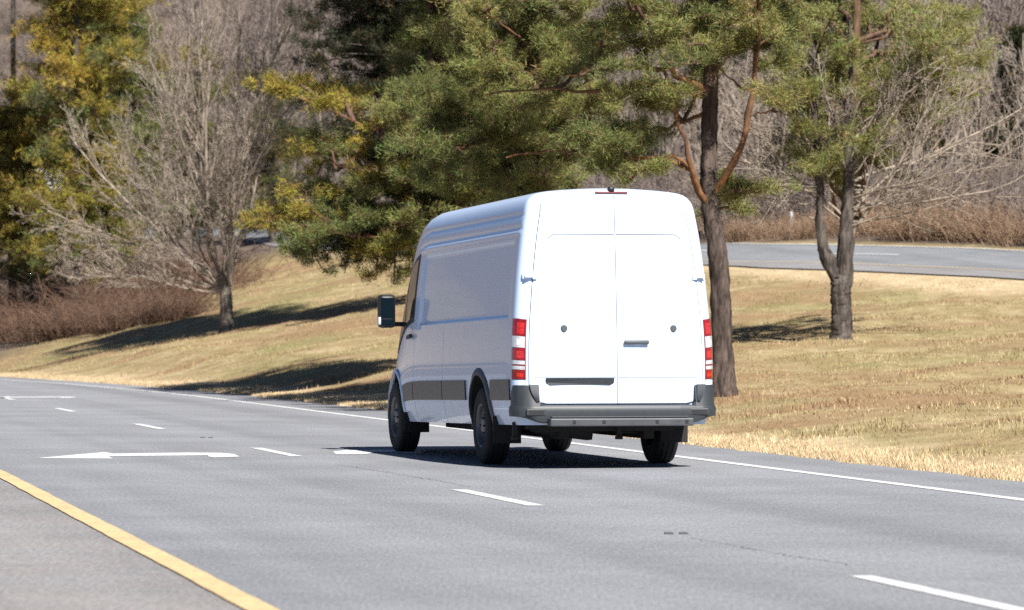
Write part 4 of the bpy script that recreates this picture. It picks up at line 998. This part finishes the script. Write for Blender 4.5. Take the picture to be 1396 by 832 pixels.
# leafless trees along the far side of the second road: a few shapes, copied
def template(seed, H, mats, rd, kids, spread, trunkfrac=0.16, rmin=0.010, stems=5, wide=0.5, ratio=0.42):
    r = np.random.default_rng(seed); ttb = Tubes(); tb = [Tubes(), Tubes()]
    lean_ = r.standard_normal(2) * 0.04 * H
    th = H * trunkfrac
    ttb.add(smooth_path([(0, 0, -0.1), (lean_[0] * .1, lean_[1] * .1, th * .6), (lean_[0] * .2, lean_[1] * .2, th)], 7), np.linspace(rd * 1.3, rd, 7), 7)
    for k in range(stems):
        a = 2 * math.pi * (k + r.uniform(0, .8)) / stems; w = r.uniform(0.3, 1.0) * wide if k else 0.05
        grow(tb, (lean_[0] * .2, lean_[1] * .2, th * r.uniform(0.75, 1.0)), (math.cos(a) * w, math.sin(a) * w, 1), (H - th) * r.uniform(0.75, 1.02), rd * 0.55, 0, len(kids), r, (0.03, 0.05, 0.03, 0), spread, kids, 0.08, sides=(5, 3, 3, 3, 3), ratio=ratio, rmin=rmin)
    return [(t.mesh()) for t in [ttb] + tb if t.groups]
temps = [template(50 + k, H, None, 0.10, (8, 5, 3), (0.5, 0.6, 0.7), stems=5, wide=0.55, rmin=0.011) for k, H in enumerate((8.0, 9.5, 7.0))]
tmesh = []
for T in temps:
    ms = []
    for nm, (V, Qf), mt in zip(('trunk', 'limbs', 'crown'), T, (M_GREYBARK, M_PALETWIG, M_PALETWIG)):
        o = mesh_np(nm, V, [Qf], mt, None, True); ms.append(o.data); bpy.data.objects.remove(o)
    tmesh.append(ms)
def put_tree(k, px, d, s, rz, label, group):
    b = at_ground(px, d); root = empty('leafless_tree', tuple(b), rz); root.scale = (s, s, s); tag(root, label, 'tree', group)
    for nm, me in zip(('trunk', 'limbs', 'crown'), tmesh[k]): link(bpy.data.objects.new(nm, me), root)
LB1 = 'bare grey tree standing behind the brown hedge of the second road'; LB2 = 'bare grey tree seen between the boughs of the big pine'; LB3 = 'bare grey tree far behind the leafless lawn tree and golden conifers'
for i, (px, dd, s) in enumerate([(1335, 132, 0.95), (1240, 140, 1.0), (1390, 138, 1.05), (1290, 150, 1.1), (1065, 146, 0.9), (1025, 152, 1.1), (1180, 156, 1.15), (1120, 160, 1.1), (960, 158, 1.0), (900, 166, 1.1), (1350, 160, 1.2), (1425, 128, 1.0),
                                  (830, 172, 1.1), (760, 176, 1.15), (690, 180, 1.1), (400, 192, 1.1), (350, 198, 1.2), (260, 196, 1.1), (210, 200, 1.2), (450, 200, 1.2), (20, 205, 1.2), (60, 212, 1.2), (300, 215, 1.2), (140, 215, 1.2)]):
    lb, gp = (LB1, 'bare trees behind the brown hedge') if px > 1000 else (LB2, 'bare trees behind the pines') if px > 520 else (LB3, 'bare trees behind the lawn tree')
    dd = max(dd, float(d_upp((px - CX) / F_PX * dd)) + 5); dd = max(dd, float(d_upp((px - CX) / F_PX * dd)) + 5)
    put_tree(i % 3, px, dd, s, i * 1.7, lb, gp)

# brush: leafless shrubs
def shrub_mesh(seed, n, h, spread, rm):
    r = np.random.default_rng(seed); t = Tubes()
    for _ in range(n):
        a = r.uniform(0, 6.28); rr = abs(r.standard_normal()) * spread * 0.4
        p = np.array([math.cos(a) * rr, math.sin(a) * rr, -0.05]); L = h * r.uniform(0.5, 1.05); dv = np.array([math.cos(a) * r.uniform(0, .8), math.sin(a) * r.uniform(0, .8), 1.0])
        pts = smooth_path([p, p + dv / np.linalg.norm(dv) * L * .5 + r.standard_normal(3) * .08, p + dv / np.linalg.norm(dv) * L + r.standard_normal(3) * .2 + [dv[0] * .2, dv[1] * .2, -.1]], 5)
        t.add(pts, np.linspace(rm, rm * .5, 5), 3)
        for _ in range(6):
            q = pts[r.integers(1, 5)]; e = q + (r.standard_normal(3) * [1, 1, .7] + [0, 0, .5]) * L * .20
            t.add(np.stack([q, (q + e) / 2 + r.standard_normal(3) * .03, e]), np.array([rm * .55, rm * .45, rm * .4]), 3)
    return t.mesh()
sm_ = []
for k in range(3):
    V, Qf = shrub_mesh(70 + k, 230, 1.7, 1.9, 0.011); o = mesh_np('leafless_shrub', V, [Qf], M_REDTWIG, None, True); sm_.append(o.data); bpy.data.objects.remove(o)
i = 0
for px, dd, s in [(1010, 129, .8), (1050, 130, .7), (1095, 126, .75), (1130, 128, .8), (1170, 127, .85), (1205, 125, .9), (1245, 122, 1.0), (1280, 121, 1.05), (1315, 121, 1.1), (1350, 119, 1.1), (1385, 118, 1.0), (1225, 131, 1.2), (1300, 130, 1.3), (1365, 127, 1.3), (1420, 116, 1.0), (1150, 136, 1.1), (1075, 138, 1.1), (1020, 140, 1.2)]:
    b = at_ground(px, dd); o = link(bpy.data.objects.new('leafless_shrub', sm_[i % 3])); o.location = b; o.rotation_euler = (0, 0, i * 2.1); o.scale = (s, s, s * 0.62)
    tag(o, 'brown leafless shrub in the hedge along the far edge of the second road', 'shrub', 'brown shrubs along the second road'); i += 1
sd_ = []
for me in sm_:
    m2 = me.copy(); m2.materials.clear(); m2.materials.append(M_SHADEDTWIG); sd_.append(m2)
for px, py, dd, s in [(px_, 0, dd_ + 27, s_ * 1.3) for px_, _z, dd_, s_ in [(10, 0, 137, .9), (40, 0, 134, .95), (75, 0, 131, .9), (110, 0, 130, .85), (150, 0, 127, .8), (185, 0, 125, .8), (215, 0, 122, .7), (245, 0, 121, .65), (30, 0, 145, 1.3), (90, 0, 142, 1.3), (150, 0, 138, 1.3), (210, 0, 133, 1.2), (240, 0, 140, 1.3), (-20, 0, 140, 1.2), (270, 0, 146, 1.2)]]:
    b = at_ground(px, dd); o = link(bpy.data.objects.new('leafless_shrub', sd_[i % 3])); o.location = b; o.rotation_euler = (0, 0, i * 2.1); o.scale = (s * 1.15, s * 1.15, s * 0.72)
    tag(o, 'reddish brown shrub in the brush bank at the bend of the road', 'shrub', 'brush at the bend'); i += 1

# dark conifers beyond the second road
def far_conifer(px, d, H, label, seed):
    r = np.random.default_rng(seed); b = at_ground(px, d)
    trunk = [b, b + [0, 0, H * .3], b + [0, 0, H * .6], b + [0, 0, H]]
    pads = []
    for k in range(46):
        t = r.uniform(0.08, 1.0); a = r.uniform(0, 6.28); w = H * 0.22 * (1.05 - t) * r.uniform(.5, 1)
        pads.append((b + [math.cos(a) * w, math.sin(a) * w, H * t], 0.55 * (1.25 - .6 * t), [DARK, DK2, (0.05, 0.06, 0.024)][r.integers(3)]))
    evergreen('evergreen_tree', label, None, trunk, 0.16, 0.04, [], pads, d, seed, tufts=80, nn=7, nl=0.2, nw=0.035, orange=False, barkm=M_DARKBARK)
far_conifer(1388, 142, 6.5, 'dark evergreen at the wood edge right behind the brown hedge', 81)
far_conifer(1262, 158, 4.2, 'small dark evergreen behind the weathered pole', 82)
far_conifer(1075, 150, 3.6, 'small evergreen in the brush behind the thin roadside post', 83)

# the wood on the hill
rr_ = np.random.default_rng(90)
base_t = [template(60 + k, 11.0, None, 0.12, (9, 5), (0.45, 0.6), stems=7, wide=0.42, rmin=0.017, ratio=0.42) for k in range(4)]
base_t = [(np.concatenate([T[0][0], T[1][0], T[2][0]]), np.concatenate([T[0][1], T[1][1] + len(T[0][0]), T[2][1] + len(T[0][0]) + len(T[1][0])])) for T in base_t]
rows = []
for dd, n in ((160, 10), (172, 14), (185, 18), (205, 20), (228, 20), (252, 22), (280, 26), (310, 28), (345, 32), (385, 34), (430, 36)):
    for k in range(n):
        a = -0.165 + 0.33 * (k + rr_.uniform(0, 1)) / n; rows.append((a, dd + rr_.uniform(-9, 9)))
for _ in range(420):                                # the wood goes on beyond the bend and past both ends of the picture
    a = rr_.uniform(-1.15, -0.175) if rr_.uniform() < 0.7 else rr_.uniform(0.175, 0.6)
    dd = rr_.uniform(150, 330) if a > -0.45 else rr_.uniform(110, 260)
    if a * dd > x_asph(dd) + 8 or a * dd < x_line(dd) - 22: rows.append((a, dd))
nbrush = 620
for _ in range(nbrush):                             # undergrowth
    dd = rr_.uniform(0, 1) ** 1.5 * 170; a = rr_.uniform(-0.16, 0.16); y0 = 150.0
    for _q in range(6): y0 = float(d_upp(a * y0)) + 13
    rows.append((a, y0 + dd))
rows = [q for q in rows[:-nbrush] if q[1] > float(d_upp(q[0] * q[1])) + 4] + rows[-nbrush:]
rows = np.array(rows); bx = rows[:, 0] * rows[:, 1]; bz = gz(bx, rows[:, 1])
pts = np.stack([bx, rows[:, 1], bz], -1); npt = len(pts)
Vs, Fs, ids, o = [pts], [], [np.full(npt, -1)], npt
var = rr_.integers(0, 4, npt); var[-nbrush:] = 4
base_t.append(shrub_mesh(99, 120, 1.7, 3.2, 0.02))
for k, (V, Qf) in enumerate(base_t):
    Vs.append(V); Fs.append(Qf + o); ids.append(np.full(len(V), k)); o += len(V)
wood = mesh_np('hillside_wood', np.concatenate(Vs), [np.concatenate(Fs)], M_FARTWIG, None, False)
def attr(nm, typ, val):
    a = wood.data.attributes.new(nm, typ, 'POINT'); a.data.foreach_set('value', val)
nv = len(wood.data.vertices)
attr('part_id', 'INT', np.concatenate(ids).astype(np.int32))
pv = np.full(nv, -1, dtype=np.int32); pv[:npt] = var; attr('tree_kind', 'INT', pv)
sv = np.ones(nv, dtype=np.float32); sv[:npt] = rr_.uniform(0.75, 1.3, npt); attr('tree_size', 'FLOAT', sv)
rv = np.zeros(nv, dtype=np.float32); rv[:npt] = rr_.uniform(0, 6.28, npt); attr('tree_turn', 'FLOAT', rv)
ng = bpy.data.node_groups.new('plant_wood', 'GeometryNodeTree')
ng.interface.new_socket('Geometry', in_out='INPUT', socket_type='NodeSocketGeometry'); ng.interface.new_socket('Geometry', in_out='OUTPUT', socket_type='NodeSocketGeometry')
gi = ng.nodes.new('NodeGroupInput'); go = ng.nodes.new('NodeGroupOutput'); jn = ng.nodes.new('GeometryNodeJoinGeometry')
def named(nm, typ):
    n = ng.nodes.new('GeometryNodeInputNamedAttribute'); n.data_type = typ; n.inputs[0].default_value = nm; return n.outputs[0]
def pick(nm, k):
    c = ng.nodes.new('FunctionNodeCompare'); c.data_type = 'INT'; c.operation = 'EQUAL'
    ng.links.new(named(nm, 'INT'), c.inputs[2]); c.inputs[3].default_value = k
    s = ng.nodes.new('GeometryNodeSeparateGeometry'); s.domain = 'POINT'
    ng.links.new(gi.outputs[0], s.inputs[0]); ng.links.new(c.outputs[0], s.inputs[1]); return s.outputs[0]
for k in range(5):
    ip = ng.nodes.new('GeometryNodeInstanceOnPoints')
    mp = ng.nodes.new('GeometryNodeMeshToPoints'); ng.links.new(pick('tree_kind', k), mp.inputs[0])
    ng.links.new(mp.outputs[0], ip.inputs['Points']); ng.links.new(pick('part_id', k), ip.inputs['Instance'])
    cx_ = ng.nodes.new('ShaderNodeCombineXYZ'); ng.links.new(named('tree_turn', 'FLOAT'), cx_.inputs[2])
    ng.links.new(cx_.outputs[0], ip.inputs['Rotation']); ng.links.new(named('tree_size', 'FLOAT'), ip.inputs['Scale'])
    ng.links.new(ip.outputs[0], jn.inputs[0])
ng.links.new(jn.outputs[0], go.inputs[0])
wood.modifiers.new('plant', 'NODES').node_group = ng
tag(wood, 'grey brown leafless wood covering the hill behind the roads', 'wood', kind='stuff')

# ---------------- grass
rg = np.random.default_rng(5)
def blades(X, Y, h, w, tint):
    n = len(X); Z = gz(X, Y) - 0.01
    a = rg.uniform(0, 2 * np.pi, n); ln = rg.uniform(0.1, 0.75, n); az = rg.uniform(0, 2 * np.pi, n)
    b0 = np.stack([X - np.cos(a) * w, Y - np.sin(a) * w, Z], -1); b1 = np.stack([X + np.cos(a) * w, Y + np.sin(a) * w, Z], -1)
    t = np.stack([X + np.cos(az) * ln * h, Y + np.sin(az) * ln * h, Z + h], -1)
    V = np.stack([b0, b1, t], 1).reshape(-1, 3)
    tint = tint.copy(); tint[:, 2] = rg.uniform(0, 1, n)
    return V, np.arange(n * 3).reshape(-1, 3), np.repeat(tint, 3, axis=0)
N = 310000
Y = rg.uniform(28, 185, N); X = rg.uniform(-0.165, 0.175, N) * Y
s = (X - x_asph(Y)) * 0.98
k = (s > 0.02) & (Y < d_low(X) - 0.3); X, Y = X[k], Y[k]
V1, F1, C1 = blades(X, Y, rg.uniform(0.025, 0.075, len(X)) * (0.7 + 0.6 * (np.sin(X * 1.3) * np.sin(Y * .9) > 0.2)), 0.006 + 0.00006 * Y, ground_tint(X, Y))
N = 150000
Y = rg.uniform(26, 150, N) ; s = np.abs(rg.normal(0.28, 0.42, N)) - 0.05; X = x_asph(Y) + s
V2, F2, C2 = blades(X, Y, rg.uniform(0.015, 0.055, N) * np.clip(1.25 - s * .5, .4, 1.2) * (0.75 + 0.5 * rg.uniform(0, 1, N)), 0.0035 + 0.00004 * Y, ground_tint(X, Y))
V = np.concatenate([V1, V2]); F = np.concatenate([F1, F2 + len(V1)]); C = np.concatenate([C1, C2])
gr = mesh_np('grass', V, [F], M_BLADE, None, False, col=C)
tag(gr, 'dry tan and green winter grass on the verge and slope', 'grass', kind='stuff')

# ---------------- small things
M_WOODPOLE = plain('weathered_pole', (0.26, 0.17, 0.11), 0.85, noise=0.3, nscale=10)
M_POST = plain('grey_post', (0.20, 0.22, 0.21), 0.6, noise=0.2)
b = at_ground(1276, 134); root = empty('wooden_pole', tuple(b)); tag(root, 'weathered wooden pole standing in the brush beyond the second road', 'pole')
V, F = tubes([[(0, 0, -0.1), (0, 0, 1.2), (0.01, 0, 2.4), (0.01, 0, 3.4)]], [[0.09, 0.085, 0.08, 0.075]], 10); mesh_np('shaft', V, [F], M_WOODPOLE, root, True)
bm = bmesh.new(); box(bm, (0.01, 0, 3.41), (0.17, 0.17, 0.05), 0.02); bm_obj('cap', bm, M_WOODPOLE, root)
b = at_ground(1079, 127.5); root = empty('roadside_post', tuple(b)); tag(root, 'thin grey post at the far edge of the second road', 'post')
bm = bmesh.new(); box(bm, (0, 0, 0.42), (0.10, 0.05, 0.95), 0.01); bm_obj('shaft', bm, M_POST, root)
bm = bmesh.new(); box(bm, (0, -0.03, 0.80), (0.085, 0.012, 0.14), 0.003); bm_obj('reflector', bm, M_CLEAR, root)
# white house glimpsed through the golden conifers
M_SIDING = plain('white_siding', (0.72, 0.72, 0.70), 0.7, noise=0.06); M_ROOF = plain('grey_shingles', (0.16, 0.155, 0.15), 0.9, noise=0.25, nscale=6)
b = at_ground(48, 275, 0.2); H = empty('house', tuple(b), R(12)); tag(H, 'white house glimpsed through the golden conifers', 'house')
bm = bmesh.new(); box(bm, (0, 0, 1.7), (7.0, 5.0, 3.6)); bm_obj('wall', bm, M_SIDING, H)
bm = bmesh.new(); pr = [(-3.8, 3.45), (0, 5.4), (3.8, 3.45), (3.8, 3.25), (-3.8, 3.25)]
a_ = [bm.verts.new((x * .98, -2.9, z)) for x, z in pr]; c_ = [bm.verts.new((x * .98, 2.9, z)) for x, z in pr]
bm.faces.new(a_); bm.faces.new(c_[::-1])
for q in range(5): bm.faces.new((a_[q], c_[q], c_[(q + 1) % 5], a_[(q + 1) % 5]))
bmesh.ops.recalc_face_normals(bm, faces=bm.faces); bm_obj('roof', bm, M_ROOF, H)
for x in (-2.2, 0, 2.2):
    bm = bmesh.new(); box(bm, (x, -2.52, 1.9), (1.1, 0.06, 1.4)); wf = bm_obj('window', bm, M_SIDING, H)
    bm = bmesh.new(); box(bm, (x, -2.555, 1.9), (0.9, 0.02, 1.2)); bm_obj('pane', bm, M_GLASS, wf)
